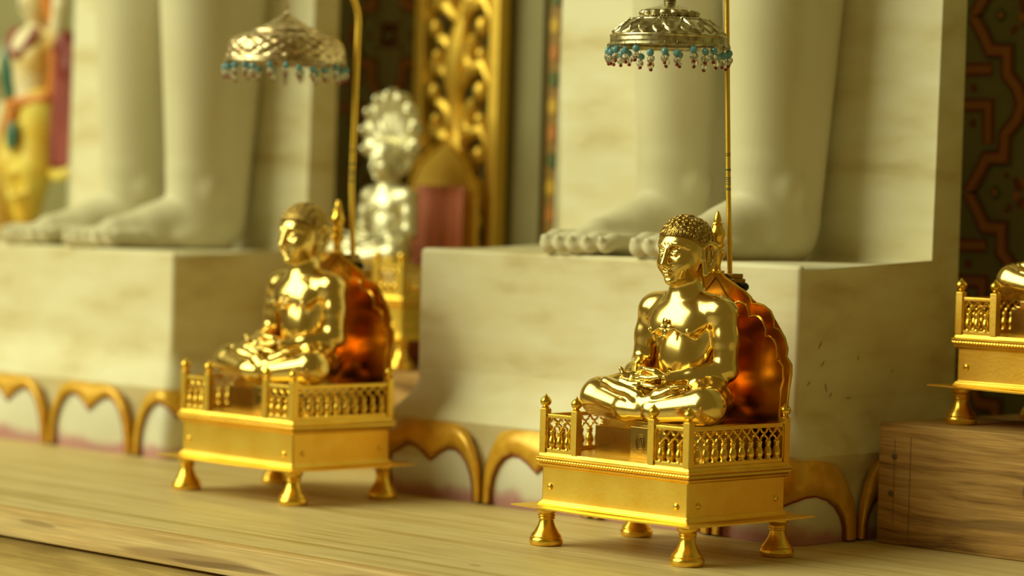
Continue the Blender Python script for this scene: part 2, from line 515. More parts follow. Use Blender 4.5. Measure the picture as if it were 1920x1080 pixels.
# ------------------------------------------------------------------ wooden shelf
W_TOP = wood_mat('shelf_wood', [(.34, (.54, .38, .14)), (.44, (.69, .53, .24)), (.54, (.79, .65, .34)), (.62, (.70, .54, .25)), (.70, (.54, .38, .14))], (.55, 22, 22),
                 knots=[(-.02, -.232, .0, .009, .0035, .05, (.22, .15, .07)), (.075, -.237, .0, .009, .003, .05, (.40, .28, .12)), (-1.23, -.04, .0, .045, .012, .05, (.42, .36, .18))])
W_EDGE = wood_mat('edge_wood', [(.34, (.60, .38, .14)), (.5, (.78, .56, .26)), (.66, (.82, .62, .32))], (.8, 18, 18),
                  knots=[(-.33, -.337, -.0085, .115, .2, .0065, (.34, .20, .08)), (-.27, -.337, -.0115, .09, .2, .0035, (.22, .13, .06)), (-.58, -.337, .000, .035, .2, .003, (.36, .24, .11)), (-.06, -.337, -.004, .04, .2, .007, (.42, .28, .13))], warp_amt=.02)
W_LOW = wood_mat('lower_wood', [(.3, (.40, .26, .08)), (.5, (.62, .44, .16)), (.7, (.70, .53, .22))], (1.5, 20, 20))
shelf = thing('wooden_shelf', 'long pale wooden shelf carrying the golden thrones in front of the marble pedestals', 'shelf', (0, 0, 0))
def plank(name, x0, x1, y0, y1, z0, z1, m, par, bev=.002):
    return obj(name, box(NB(), x0, x1, y0, y1, z0, z1, bev), m, par)
plank('top_plank', -3.2, 2.4, -.3215, .128, -.030, .0, W_TOP, shelf, .0008)
plank('top_plank', -3.2, 2.4, .129, WALLV - .005, -.030, -.0004, W_TOP, shelf, .0008)
plank('front_edge', -3.2, 2.4, -.345, -.3225, -.030, .0, W_EDGE, shelf, .0018)
plank('lower_board', -3.2, 2.4, -.336, -.30, -.30, -.034, W_LOW, shelf, .001)
plank('lower_board', -3.2, 2.4, -.30, -.26, -.80, -.302, W_LOW, shelf, .001)

def wood_block(label, u0, u1, v0, v1, z1, knots, seed):
    t = thing('wooden_block', label, 'wood block', (u0, v0, 0), 0)
    m = wood_mat('block_wood_%d' % seed, [(.36, (.20, .10, .03)), (.44, (.44, .25, .08)), (.52, (.62, .38, .14)), (.59, (.48, .27, .09)), (.66, (.24, .12, .04))], (1.1, 11, 22), .55, knots, .05)
    obj('timber', box(NB(), 0, u1 - u0, 0, v1 - v0, 0, z1, .0015), m, t)
    return t
blk = wood_block('dark-grained wooden block with pegs under the rightmost golden throne', .0765, .42, .252, .60, .1262,
                 [(.190, .0, .098, .010, .2, .010, (.10, .06, .03)), (.205, 0, .11, .03, .2, .004, (.22, .13, .06)), (.20, 0, .06, .13, .2, .008, (.24, .14, .06))], 1)
blk2 = wood_block('brown wooden block under the silver hooded figure, between the pedestals', -.968, -.66, .32, .530, .1262, [], 2)
WD = mat('dark_wood_peg', (.14, .10, .06), .6)
for x, z, r in ((.0205, .092, .0032), (.0175, .053, .0030)):
    bm = NB(); lathe(bm, [(r, -.0008), (r, .0012), (r * .7, .0016), (0, .0016)], seg=14)
    obj('peg', bm, WD, blk, loc=(x, 0, z), rot=(PI / 2, 0, 0))
for (x, z0, z1) in ((.0205, .022, .110), (.041, .004, .113)):
    obj('scribed_line', box(NB(), x, x + .0006, -.0003, .001, z0, z1), WD, blk, smooth=False)

# ------------------------------------------------------------------ marble pedestals
def pedestal_statue(label, uR, wid, ztop, slab_top, pitch, cusp0, inz, side_ext):
    """origin at right front bottom corner of the block; runs toward -x, depth +y"""
    t = thing('marble_statue', label, 'statue', (uR, .17, 0))
    prof = [(.0, .10), (0, ztop), (.2305, ztop), (.2305, slab_top), (.278, slab_top), (.278, .10)]
    bm = NB()
    a = [bm.verts.new((0, y, z)) for y, z in prof]; b = [bm.verts.new((-wid, y, z)) for y, z in prof]
    n = len(prof)
    f0 = bm.faces.new(a); f1 = bm.faces.new(b[::-1])
    for i in range(n): bm.faces.new((a[i], b[i], b[(i + 1) % n], a[(i + 1) % n]))
    bmesh.ops.bevel(bm, geom=list(bm.edges), offset=.0060, segments=5, profile=.5, affect='EDGES')
    obj('pedestal_with_slab', bm, MARBLE_OLD, t)
    # sloping bevel under the block
    bm = NB()
    lv = [(-.0004, .150), (.002, .132), (.009, .116), (.020, .102), (.026, .092), (.024, .085), (.015, .07), (.015, 0)]
    rings = []
    for o_, z in lv:
        rings.append([bm.verts.new(p) for p in ((o_, -o_, z), (o_, .276, z), (-wid - o_, .276, z), (-wid - o_, -o_, z))])
    for r1, r2 in zip(rings, rings[1:]):
        for i in range(4): bm.faces.new((r1[i], r1[(i + 1) % 4], r2[(i + 1) % 4], r2[i]))
    es = [e for e in bm.edges if abs(e.verts[0].co.z - e.verts[1].co.z) > 1e-5]
    bmesh.ops.bevel(bm, geom=es, offset=.012, segments=3, profile=.5, affect='EDGES')
    obj('base_molding', bm, MARBLE_OLD, t)
    # petals : path along front (s from corner toward -x) and along side (s>0 toward +y)
    off = .022
    Rc = .016
    def pos(s, out):
        """s=0 at right front corner, s<0 along the front leftwards, s>0 back along the side"""
        o_ = off + out
        if s < -Rc: return Vector((o_ * 1.0 + s - .0, -o_, 0)) + Vector((-0, 0, 0))
        if s > Rc: return Vector((o_, -o_ + s, 0))
        k = (s + Rc) / (2 * Rc) * PI / 2
        c = Vector((o_ - Rc, -o_ + Rc, 0))
        return c + Vector((Rc * math.sin(k), -Rc * math.cos(k), 0))
    Lf = wid + 2 * off
    def posL(s, out):   # beyond the left corner wrap back
        if s < -Lf + Rc:
            q = -Lf - s
            o_ = off + out
            if q > Rc: return Vector((-wid - o_, -o_ + q, 0))
            k = (q + Rc) / (2 * Rc) * PI / 2
            return Vector((-wid - o_ + Rc - Rc * math.sin(k), -o_ + Rc - Rc * math.cos(k), 0))
        return pos(s, out)
    H = .094
    def outer(x):   # height of outer edge at |x|<=1
        x = abs(x)
        return H * (1 - max(0, (x - .42) / .58) ** 2.2) if x < 1 else 0
    def arch_pts(kind):
        # returns list of (x,z) going left to right
        if kind == 'o': half = [(1.0, .002), (.99, .022), (.95, .042), (.87, .060), (.76, .076), (.62, .087), (.45, .0925), (.25, .094), (0, .0945)]
        else: half = [(x_, z_ * inz) for x_, z_ in [(.84, .002), (.83, .018), (.79, .032), (.71, .045), (.60, .0545), (.46, .0600), (.32, .0595), (.17, .0535), (0, .0440)]]
        # refine
        out = []
        for (x0, z0), (x1, z1) in zip(half, half[1:]):
            for q in range(3): out.append((x0 + (x1 - x0) * q / 3, z0 + (z1 - z0) * q / 3))
        out.append(half[-1])
        return [(-x, z) for x, z in out] + [(x, z) for x, z in reversed(out[:-1])]
    O_, I_ = arch_pts('o'), arch_pts('i')
    for k in range(-5, 4):
        sc = cusp0 + k * pitch
        if sc < -Lf - .12 or sc > .26: continue
        if k > 0: sc += side_ext
        hw = pitch / 2
        P = lambda x, z, out: (lambda p: (p.x, p.y, z))(posL(sc + x * (hw + (side_ext if k == 0 and x > 0 else 0)), out))
        bulge = lambda x, z: .010 * (1 - x * x) * math.sin(PI * min(1, max(0, (z + .012) / .10))) - .002
        # white petal body
        bm = NB(); nx, nz = 20, 10; g = []
        for i in range(nx + 1):
            x = -.97 + 1.94 * i / nx
            zt = outer(x) * .97 + .001
            g.append([bm.verts.new(P(x, zt * j / nz, bulge(x, zt * j / nz))) for j in range(nz + 1)])
        gb = [[bm.verts.new(P(-.97 + 1.94 * i / nx, (outer(-.97 + 1.94 * i / nx) * .97 + .001) * j, -.006)) for j in (0, 1)] for i in range(nx + 1)]
        for i in range(nx):
            for j in range(nz): bm.faces.new((g[i][j], g[i + 1][j], g[i + 1][j + 1], g[i][j + 1]))
            bm.faces.new((g[i][nz], g[i + 1][nz], gb[i + 1][1], gb[i][1]))
            bm.faces.new((g[i][0], gb[i][0], gb[i + 1][0], g[i + 1][0]))
        pet = obj('lotus_petal', bm, PETAL, t)
        bm = NB(); rows = []
        for (xo, zo), (xi, zi) in zip(O_, [(x_, z_ * (.86 if k >= 0 and inz == 1 else 1)) for x_, z_ in I_]):
            row = []
            for q in range(7):
                f = q / 6; x = xo + (xi - xo) * f; z = zo + (zi - zo) * f
                rise = .0095 * math.sin(PI * f) ** .6 + .0005
                row.append(bm.verts.new(P(x, z, bulge(x * .96, z) + rise)))
            row.append(bm.verts.new(P(xi, zi, bulge(xi, zi) - .002)))
            row.append(bm.verts.new(P(xo, zo, -.004)))
            rows.append(row)
        for r1, r2 in zip(rows, rows[1:]):
            n_ = len(r1)
            for i in range(n_): bm.faces.new((r1[i], r2[i], r2[(i + 1) % n_], r1[(i + 1) % n_]))
        obj('gold_rim', bm, PAINT_G, pet)
        # red painted line at the inner edge
        bm = NB(); tube(bm, [P(xi * .985, max(zi * (.86 if k >= 0 and inz == 1 else 1) - .0012, .001), bulge(xi, zi) + .0014) for xi, zi in I_], .0011, 5)
        obj('red_outline', bm, mat('petal_red', (.30, .05, .03), .4) if 'petal_red' not in bpy.data.materials else bpy.data.materials['petal_red'], pet)
    return t

def marble_leg(name, parent, cx, ztop, mirror=1, splay=0.0):
    """one leg with its foot; local to the statue: foot points -y"""
    st = .0028
    x0_, x1_ = cx - .085 + min(0, splay), cx + .085 + max(0, splay)
    F = Field(np.arange(x0_, x1_, st), np.arange(-.032, .262, st), np.arange(ztop - .004, ztop + .46, st))
    z = ztop; m = mirror
    yb = .145
    F.chain([(cx, yb, z + .05), (cx, yb, z + .11), (cx, yb, z + .48)], [.0425, .0435, .0660], k=.004)
    F.chain([(cx, yb + .04, z + .05), (cx, yb + .05, z + .48)], [.036, .062], k=.012)
    F.ell((cx, yb + .015, z + .028), (.038, .048, .034), k=.02)          # heel
    F.ell((cx, yb, z + .018), (.040, .058, .022), k=.02)
    sx = splay
    F.chain([(cx, yb, z + .047), (cx + sx * .45, .088, z + .029), (cx + sx * .8, .036, z + .0215), (cx + sx, .012, z + .016)], [.041, .031, .019, .012], k=.006)
    F.ell((cx + sx * .85, .045, z + .011), (.045, .050, .015), k=.010)          # ball
    F.ell((cx + sx * .5, .090, z + .012), (.038, .060, .018), k=.010)
    for i in range(5):     # toes, big toe toward the inner side
        fx = cx + sx + m * (-.039 + i * .0200)
        ty = (0, -.001, .000, .003, .007)[i]
        r = (.0120, .0104, .0102, .0098, .0094)[i]
        F.chain([(fx - sx * .2, ty + .040, z + .016), (fx, ty + .012, z + .0155), (fx, ty + .001, z + .0115)], [r, r * 1.03, r * .98], k=.0025)
        F.ell((fx, ty - .008, z + .0185), (r * .55, .003, .004), k=.0015)
    F.ell((cx + .038, yb - .002, z + .080), (.009, .014, .014), k=.016)
    F.ell((cx - .038, yb - .002, z + .080), (.009, .014, .014), k=.016)
    return obj(name, F.mesh(name, MARBLE_ST), None, parent)
stR = pedestal_statue('right marble statue: two standing legs on a block with gold-rimmed lotus petals', .031, .578, .2885, 1.0, .173, -.030, 1.0, .045)
for cx, mr in ((-.171, 1), (-.308, 1)): marble_leg('leg_with_foot', stR, cx, .2885, mr, -.018)
for y, z, l, a in ((.035, .205, .010, 1.0), (.040, .185, .009, .8), (.047, .160, .010, 1.9), (.055, .152, .006, 1.1), (.018, .165, .007, .7), (.085, .148, .007, .1), (.030, .128, .005, .4), (.10, .19, .004, 1.3), (.12, .12, .006, .3), (.16, .175, .004, .9)):
    bm = NB(); dy, dz = math.cos(a) * l / 2, math.sin(a) * l / 2
    tube(bm, [(.0001, y - dy, z - dz), (.0003, y + dy * .2, z + dz * .1), (.0001, y + dy, z + dz)], [.0003, .0008, .0003], 5)
    obj('chip_mark', bm, CHIP, stR)
stL = pedestal_statue('left marble statue: two standing legs on a block with gold-rimmed lotus petals', -1.014, .545, .2680, 1.0, .187, .022, 1.22, .0)
for cx, mr in ((-.136, 1), (-.282, 1)): marble_leg('leg_with_foot', stL, cx, .2680, mr, -.050)

# ------------------------------------------------------------------ the golden throne
def finial(bm, x, y, z, s=1.0):
    lathe(bm, [(.0030 * s, z), (.0036 * s, z + .0012), (.0020 * s, z + .0020), (.0026 * s, z + .0028), (.0042 * s, z + .0046), (.0047 * s, z + .0068), (.0045 * s, z + .0088), (.0034 * s, z + .0108), (.0017 * s, z + .0124), (.0011 * s, z + .0136), (.0006, z + .0144), (0, z + .0148)], x, y, 14)
ZL, ZR = .0945, .1335      # ledge and rail top
HX, HY = .0963, .0720
BAL = None
def baluster_mesh(h, name='baluster'):
    bm = NB()
    p = [(.0037, 0), (.0037, .05), (.0026, .09), (.0032, .13), (.0041, .22), (.0043, .32), (.0038, .50), (.0027, .66), (.0023, .72), (.0034, .76), (.0026, .80), (.0032, .86), (.0034, .92), (.0024, 1.0)]
    lathe(bm, [(r, z * h) for r, z in p], seg=10)
    me = bpy.data.meshes.new(name); bm.to_mesh(me); bm.free(); me.materials.append(GOLD_S); me.shade_smooth(); return me
BAL = baluster_mesh(.0185)
def rail_panel(parent, p0, p1, n, post0=True, post1=True):
    """pierced railing between two posts, from p0 to p1 (2D), in the throne frame"""
    p0 = Vector((*p0, 0)); p1 = Vector((*p1, 0)); d = p1 - p0; L_ = d.length; ang = math.atan2(d.y, d.x)
    e = bpy.data.objects.new('railing', None)
    bm = NB(); hw = .0022
    box(bm, 0, L_, -hw, hw, ZL, ZL + .0042, .0005); box(bm, 0, L_, -hw, hw, ZR - .0040, ZR, .0007)
    if post0: box(bm, .002, .0052, -hw, hw, ZL, ZR, .0004)
    if post1: box(bm, L_ - .0052, L_ - .002, -hw, hw, ZL, ZR, .0004)
    pn = obj('railing', bm, GOLD, parent, loc=p0, rot=(0, 0, ang))
    x0, x1 = .0052, L_ - .0052; stp = (x1 - x0) / n
    zt0, zt1 = ZL + .0042 + .0185, ZR - .0040
    bm = NB()
    for i in range(n):
        cx = x0 + stp * (i + .5)
        o = obj('baluster', BAL, None, pn, loc=(cx, 0, ZL + .0042))
        # quatrefoil ring above the baluster
        zc = (zt0 + zt1) / 2 - .0002; rh = (zt1 - zt0) / 2; rw = stp / 2
        pts = []
        for k in range(16):
            a = 2 * PI * k / 16 + PI / 2
            q = .80 + .20 * math.cos(4 * a)
            pts.append((cx + rw * math.cos(a) * q, 0, zc + rh * math.sin(a) * q))
        tube(bm, pts, .00115, 6, closed=True)
    obj('lattice', bm, GOLD_S, pn)
    return pn
def post(parent, x, y):
    bm = NB(); h = .0041
    box(bm, x - h, x + h, y - h, y + h, ZL, .1385, .0006)
    p = obj('post', bm, GOLD, parent)
    bm = NB(); finial(bm, x, y, .1385, 1.22); obj('finial', bm, GOLD_S, p)
def throne_outline():
    R_ = [(.0985, .0945), (.0990, .150), (.1010, .168), (.1035, .182), (.1030, .192), (.0965, .1995), (.0975, .207), (.0935, .218), (.0870, .225), (.0800, .2272), (.0790, .236), (.0740, .244), (.0660, .2485), (.0580, .2505), (.0505, .2500), (.0480, .2565), (.0410, .2615), (.0330, .2650), (.0235, .2700), (.0140, .2748), (.0080, .2795), (.0035, .2830)]
    return R_ + [(-x, z) for x, z in reversed(R_)]
def make_throne(name, label, detail=True):
    t = thing(name, label, 'throne', group=None)
    bm = NB()
    hx, hy = .12, .0944
    # tray with a slight droop at the corners
    n = 8; top = []; bot = []
    for i in range(n + 1):
        top.append([]); bot.append([])
        for j in range(n + 1):
            x = -hx + 2 * hx * i / n; y = -hy + 2 * hy * j / n
            z = .0408 - .0006 * math.cos(3 * x / hx) * (y / hy) ** 2
            top[-1].append(bm.verts.new((x, y, z))); bot[-1].append(bm.verts.new((x, y, z - .0016)))
    for i in range(n):
        for j in range(n):
            bm.faces.new((top[i][j], top[i + 1][j], top[i + 1][j + 1], top[i][j + 1]))
            bm.faces.new((bot[i][j], bot[i][j + 1], bot[i + 1][j + 1], bot[i + 1][j]))
    rim = [(i, 0) for i in range(n)] + [(n, j) for j in range(n)] + [(i, n) for i in range(n, 0, -1)] + [(0, j) for j in range(n, 0, -1)]
    for (a, b), (c, d) in zip(rim, rim[1:] + rim[:1]):
        bm.faces.new((bot[a][b], bot[c][d], top[c][d], top[a][b]))
    obj('tray', bm, GOLD, t)
    # box body: stacked profile around a rectangle
    def rect_profile(prof, bx, by, m, nm, bev=.0012):
        b_ = NB(); rg = []
        for o_, z in prof:
            rg.append([b_.verts.new(q) for q in ((-bx - o_, -by - o_, z), (bx + o_, -by - o_, z), (bx + o_, by + o_, z), (-bx - o_, by + o_, z))])
        for r1, r2 in zip(rg, rg[1:]):
            for i in range(4): b_.faces.new((r1[i], r1[(i + 1) % 4], r2[(i + 1) % 4], r2[i]))
        b_.faces.new(rg[0][::-1]); b_.faces.new(rg[-1])
        es = [e for e in b_.edges if abs(e.verts[0].co.z - e.verts[1].co.z) > 1e-6 or (abs(e.verts[0].co.x - e.verts[1].co.x) < .01 and abs(e.verts[0].co.y - e.verts[1].co.y) < .01)]
        bmesh.ops.bevel(b_, geom=es, offset=bev, segments=2, profile=.5, affect='EDGES')
        return obj(nm, b_, m, t)
    rect_profile([(.0036, .0410), (.0036, .0426), (.0026, .0434), (.0022, .0446), (.0008, .0458), (0, .0470), (0, .0785), (.0012, .0800)], .0985, .0730, GOLD, 'box_body', .0026)
    rect_profile([(.0010, .0800), (.0030, .0812), (.0034, .0825), (.0018, .0840), (.0022, .0850)], .0985, .0730, GOLD, 'lower_molding', .001)
    rect_profile([(.0022, .0870), (.0048, .0880), (.0056, .0895), (.0044, .0908), (.0030, .0914), (.0026, .0930), (.0016, .0945)], .0985, .0730, GOLD, 'cornice', .0014)
    # rope moulding: short slanted twists, one joined strip
    bm = NB()
    for side in range(4):
        hx_, hy_ = .0985 + .0035, .0730 + .0035
        a, b = [((-hx_, -hy_), (hx_, -hy_)), ((hx_, -hy_), (hx_, hy_)), ((hx_, hy_), (-hx_, hy_)), ((-hx_, hy_), (-hx_, -hy_))][side]
        a = Vector((*a, .0861)); b = Vector((*b, .0861)); d = (b - a); L_ = d.length; d.normalize()
        nn = int(L_ / .0036)
        for i in range(nn):
            c = a + d * (i + .5) * L_ / nn
            tube(bm, [c - d * .0022 + Vector((0, 0, -.0011)), c, c + d * .0022 + Vector((0, 0, .0011))], [.0008, .0018, .0008], 5)
    tag(obj('rope_molding', bm, GOLD_S, t), kind='stuff')
    # legs
    for sx in (-1, 1):
        for sy in (-1, 1):
            bm = NB()
            lathe(bm, [(.0085, .0396), (.0100, .0385), (.0108, .0365), (.0106, .0345), (.0088, .0328), (.0082, .0318), (.0090, .0308), (.0090, .0300), (.0078, .0290), (.0086, .0280), (.0086, .0272), (.0074, .0262),
                       (.0078, .0235), (.0092, .0195), (.0122, .0145), (.0150, .0110), (.0158, .0096), (.0152, .0086), (.0164, .0076), (.0172, .0052), (.0168, .0020), (.0155, .0004), (.0, .0)], sx * .0949, sy * .0675, 28)
            obj('leg', bm, GOLD_S, t)
    # rivets
    for (x, y, z, n_) in ((-.086, -.0730, .0605, 0), (.084, -.0730, .0565, 0), (.0985, -.058, .0575, 1), (.0985, .058, .0590, 1), (-.0985, -.058, .058, 2), (-.0985, .058, .058, 2)):
        bm = NB(); lathe(bm, [(.0036, 0), (.0034, .0009), (.0023, .0018), (0, .0022)], seg=12)
        r_ = {0: (PI / 2, 0, 0), 1: (0, PI / 2, 0), 2: (0, -PI / 2, 0)}[n_]
        obj('rivet', bm, GOLD_S, t, loc=(x, y, z), rot=r_)
    # posts and railings
    G = .0430
    fy = -HY
    for x in (-HX, -HX + G, HX - G - .003, HX): post(t, x, fy)
    post(t, HX, HY); post(t, -HX, HY)
    rail_panel(t, (-HX, fy), (-HX + G, fy), 3)
    rail_panel(t, (HX - G - .003, fy), (HX, fy), 3)
    rail_panel(t, (HX, fy), (HX, HY), 10)
    rail_panel(t, (-HX, fy), (-HX, HY), 10)
    # backrest
    O = throne_outline()
    bm = NB(); yb = .072
    prism(bm, O, yb - .0010, yb + .0010)
    bmesh.ops.triangulate(bm, faces=[f for f in bm.faces if len(f.verts) > 4])
    bk = obj('backrest', bm, COPPER, t, smooth=False)
    def scallop(pts, nm, r, closed=False):
        b_ = NB(); tube(b_, [(x, yb - .0014, z) for x, z in pts], r, 6, closed); return obj(nm, b_, GOLD_S, bk)
    R_ = O[:22]
    scallop(O, 'rolled_edge', .0013)
    ridge = [(.0900, .0960), (.0901, .1456), (.0908, .1664), (.0940, .1760), (.0931, .1893), (.0880, .1945), (.0835, .1955), (.0850, .2030), (.0835, .2100), (.0786, .2160), (.0730, .2185), (.0686, .2185), (.0690, .2255), (.0645, .2334), (.0590, .2375), (.0534, .2385), (.0467, .2362), (.0462, .2420), (.0430, .2480), (.0392, .2505), (.0330, .2515), (.0270, .2494), (.0240, .2520), (.0170, .2552), (.0112, .2623), (.0060, .2680), (.0, .2745)]
    rr = []
    for (a, b), (c, d) in zip(ridge, ridge[1:]): rr += [(a, b), ((a + c) / 2, (b + d) / 2)]
    rr.append(ridge[-1])
    scallop(rr + [(-x, z) for x, z in reversed(rr[:-1])], 'scalloped_ridge', .0010)
    bm = NB()
    lathe(bm, [(.0085, .2790), (.0088, .2812), (.0050, .2825), (.0044, .2860), (.0050, .2900), (.0066, .2945), (.0082, .2975), (.0090, .2990), (.0086, .3002), (.0060, .3012), (.0058, .3040), (.0078, .3062), (.0080, .3085), (.0062, .3100), (.0062, .3120),
               (.0076, .3150), (.0082, .3185), (.0076, .3220), (.0058, .3250), (.0050, .3275), (.0062, .3290), (.0060, .3300), (.0038, .3306), (.0040, .3330), (.0028, .3380), (.0014, .3415), (0, .3426)], .0, .072, 20)
    obj('tall_finial', bm, mat('fin', (.84, .47, .09), .16, 1) if False else GOLD_S, t)
    return t
def add_pole(t, r=.0026, arc_r=.0425, zs=.5540, xo=.004, lean=-.010, sweep=1.0):
    """pole that carries the little parasol, bolted behind the backrest"""
    yb = .085
    pts = [(xo + .004, yb, .2650), (xo + .002, yb, .30), (xo - .002, yb, .36)]
    for i in range(1, 7): pts.append((xo - .002 + lean * i / 6, yb, .36 + (zs - .36) * i / 6))
    x = pts[-1][0]
    for i in range(1, 15):
        a = PI * sweep * i / 14
        pts.append((x, yb - arc_r + arc_r * math.cos(a), zs + arc_r * math.sin(a)))
    if sweep == 1.0: pts.append((x, yb - 2 * arc_r, zs - .003))
    bm = NB(); tube(bm, pts, r, 12)
    p = obj('pole', bm, GOLD, t)
    for z in (.3640, .3655, .3700, .3725, .3745, .3765, .3840, .3850, .3990, .4010):
        bm = NB(); xx = xo - .002 + lean * max(0, (z - .36)) / (zs - .36)
        lathe(bm, [(r * 1.02, z - .0005), (r * 1.10, z - .0003), (r * 1.10, z + .0003), (r * 1.02, z + .0005)], xx, yb, 12)
        obj('tape_band', bm, TAPE if z < .39 else BRASS_D, p)
    bm = NB(); box(bm, .004, .024, .0735, .0905, .2680, .2740, .0008); box(bm, .008, .022, .0740, .0890, .2740, .2790, .0008); box(bm, .010, .021, .0735, .0880, .2600, .2680, .0008)
    c = obj('clamp', bm, BRASS_D, t)
    bm = NB(); sphere(bm, (.0285, .0830, .2660), .0046, 14, 10, 1.15, 1, 1); tube(bm, [(.02, .083, .266), (.026, .083, .266)], .0016, 8)
    obj('knob', bm, BLACK, c)
    return Vector(pts[-1])

throne1 = make_throne('golden_throne', 'sharp golden railed throne holding the seated brass idol in the right foreground')
throne2 = copy_tree(throne1); throne2['label'] = 'golden railed throne left of centre on the shelf, second idol seated in it'; throne2.location = (-.598, .0129, 0)
tipS = None
throne3 = copy_tree(throne1); throne3['label'] = 'golden railed throne cut off by the right edge, standing on the wooden block'; throne3.location = (.232, .3785, .1262)
throne4 = copy_tree(throne1)
for _c in [c for c in throne4.children if c.name.startswith(('backrest', 'tall_finial'))]:
    for _d in list(_c.children): bpy.data.objects.remove(_d)
    bpy.data.objects.remove(_c)
throne4['label'] = 'far golden throne on the brown block between the pedestals, silver figure in it'; throne4.location = (-.850, .405, .1262)
tip1 = add_pole(throne1)
tip2 = add_pole(throne2, .0034, .0475, .5500, .010, .004, .80)

# ------------------------------------------------------------------ the seated idol
def build_idol_mesh():
    fine, co = .00062, .0011
    xs = warp_axis(0, 0, [(-.096, -.032, co), (-.032, .032, .00075), (.032, .096, co)])
    ys = warp_axis(0, 0, [(-.074, -.036, .0010), (-.036, .003, .00070), (.003, .034, co)])
    zs = warp_axis(0, 0, [(-.003, .05, .0010), (.05, .134, .0010), (.134, .190, fine), (.190, .211, .0010)])
    F = Field(xs, ys, zs)
    # torso
    F.ell((0, .006, .030), (.036, .026, .022), k=.010)
    F.ell((0, .004, .055), (.0285, .0180, .030), k=.010)
    F.ell((0, .005, .082), (.0355, .0165, .030), k=.012)
    F.ell((0, .005, .108), (.041, .0190, .019), k=.012)
    F.sym_cap((.034, .009, .106), (.0165, .006, .058), .0125, .0105, k=.010)
    def shield(X, Y, Z):      # broad chest plate with a scalloped lower edge
        d = None
        for sg in (-1, 1):
            q = (X - sg * .0115) / .0310, (Y - .001) / .0245, (Z - .0915) / .0340
            k0 = np.sqrt(q[0] ** 2 + q[1] ** 2 + q[2] ** 2)
            e = (k0 - 1) * .026
            if d is None: d = e
            else:
                h = np.maximum(.012 - np.abs(d - e), 0) / .012; d = np.minimum(d, e) - h * h * .003
        low = .0846 + .7 * np.maximum(np.abs(X) - .026, 0) + .50 * np.sqrt((np.abs(X) - .0245) ** 2 + .004 ** 2) + 0 * Z - .15 * (Y + .02)
        b_ = (low - Z) * .93
        h = np.maximum(.0016 - np.abs(d - b_), 0) / .0016
        return np.maximum(d, b_) + h * h * .0004
    F.apply(shield, (-.045, -.027, .083), (.045, .028, .128), .0025, 'u')
    F.sym_ell((.0255, -.0215, .0915), (.0018, .0018, .0018), k=.001)
    F.ell((0, -.0085, .062), (.0185, .0080, .025), k=.010)                     # belly
    F.ell((0, -.0175, .0505), (.0022, .0030, .0022), k=.001, mode='s')       # navel
    # shoulders, neck
    F.sym_ell((.0440, .007, .1120), (.0165, .0150, .0140), k=.012)
    F.sym_cap((.012, .007, .124), (.040, .008, .117), .0090, .0085, k=.012)
    F.chain([(0, .005, .115), (0, .005, .130), (0, .004, .150)], [.0200, .0162, .0168], k=.008)
    for z in (.1275, .1325): # neck folds
        pass
    # arms
    F.sym_chain([(.0480, .007, .1085), (.0525, .006, .085), (.0545, .004, .058)], [.0142, .0128, .0122], k=.006)
    F.sym_ell((.0550, .0050, .0540), (.0120, .0125, .0110), k=.004)
    F.chain([(.0545, .002, .054), (.038, -.024, .0475), (.019, -.043, .0440)], [.0118, .0098, .0066], k=.005)
    F.chain([(-.0545, .002, .054), (-.040, -.026, .0475), (-.024, -.044, .0440)], [.0118, .0098, .0066], k=.005)
    # hands, palm on palm
    F.ell((.004, -.0485, .0375), (.0185, .0105, .0050), (0, .10, -.10), k=.003)
    F.ell((-.005, -.0475, .0440), (.0175, .0098, .0045), (0, -.06, .10), k=.002)
    for i in range(4):      # lower hand: fingers toward -x
        y = -.0575 + i * .0052; l = (.030, .034, .033, .029)[i]
        F.chain([(-.006, y, .0380), (-.018, y + .0005, .0380), (-l, y + .001, .0410)], [.0034, .0031, .0024], k=.0012)
    for i in range(4):      # upper hand: fingers toward +x
        y = -.0570 + i * .0050; l = (.020, .024, .023, .019)[i]
        F.chain([(-.002, y, .0450), (.010, y, .0450), (l, y + .001, .0470)], [.0032, .0029, .0023], k=.0012)
    F.chain([(-.024, -.047, .0435), (-.031, -.052, .0470), (-.034, -.053, .0520)], [.0042, .0032, .0023], k=.0015)
    F.chain([(.018, -.0440, .0440), (.010, -.0500, .0515), (.001, -.0530, .0530)], [.0042, .0032, .0025], k=.0015)
    F.chain([(-.017, -.0440, .0470), (-.010, -.0495, .0525), (-.003, -.0520, .0540)], [.0038, .0030, .0024], k=.0015)
    # legs : thigh, knee, shin
    F.sym_chain([(.026, .010, .024), (.052, -.018, .024), (.0705, -.0400, .0215)], [.0235, .0225, .0195], k=.008)
    F.sym_chain([(.0705, -.0450, .0205), (.018, -.0600, .0130)], [.0190, .0122], k=.006)
    F.chain([(.022, -.0600, .0130), (-.004, -.060, .0230)], [.0115, .0080], k=.003)
    F.chain([(-.020, -.0600, .0130), (.006, -.0600, .0125)], [.0120, .0100], k=.003)
    # feet resting on the opposite thighs, soles up
    F.chain([(-.002, -.0610, .0260), (-.050, -.0560, .0372)], [.0072, .0062], k=.003)
    F.ell((-.034, -.056, .0335), (.0200, .0095, .0050), (0, .28, -.22), k=.003)
    for i in range(5):
        a = (-.050, -.0600 + i * .0034, .0385)
        F.cap(a, (a[0] - .0085 + i * .0008, a[1] + .0030, a[2] + .0012), .0023 - i * .0001, .0018, k=.0008)
    F.chain([(.008, -.0600, .0200), (.022, -.0590, .0285), (.038, -.0540, .0350)], [.0075, .0065, .0058], k=.003)
    F.ell((.029, -.0565, .0310), (.0170, .0090, .0050), (0, -.45, .22), k=.003)
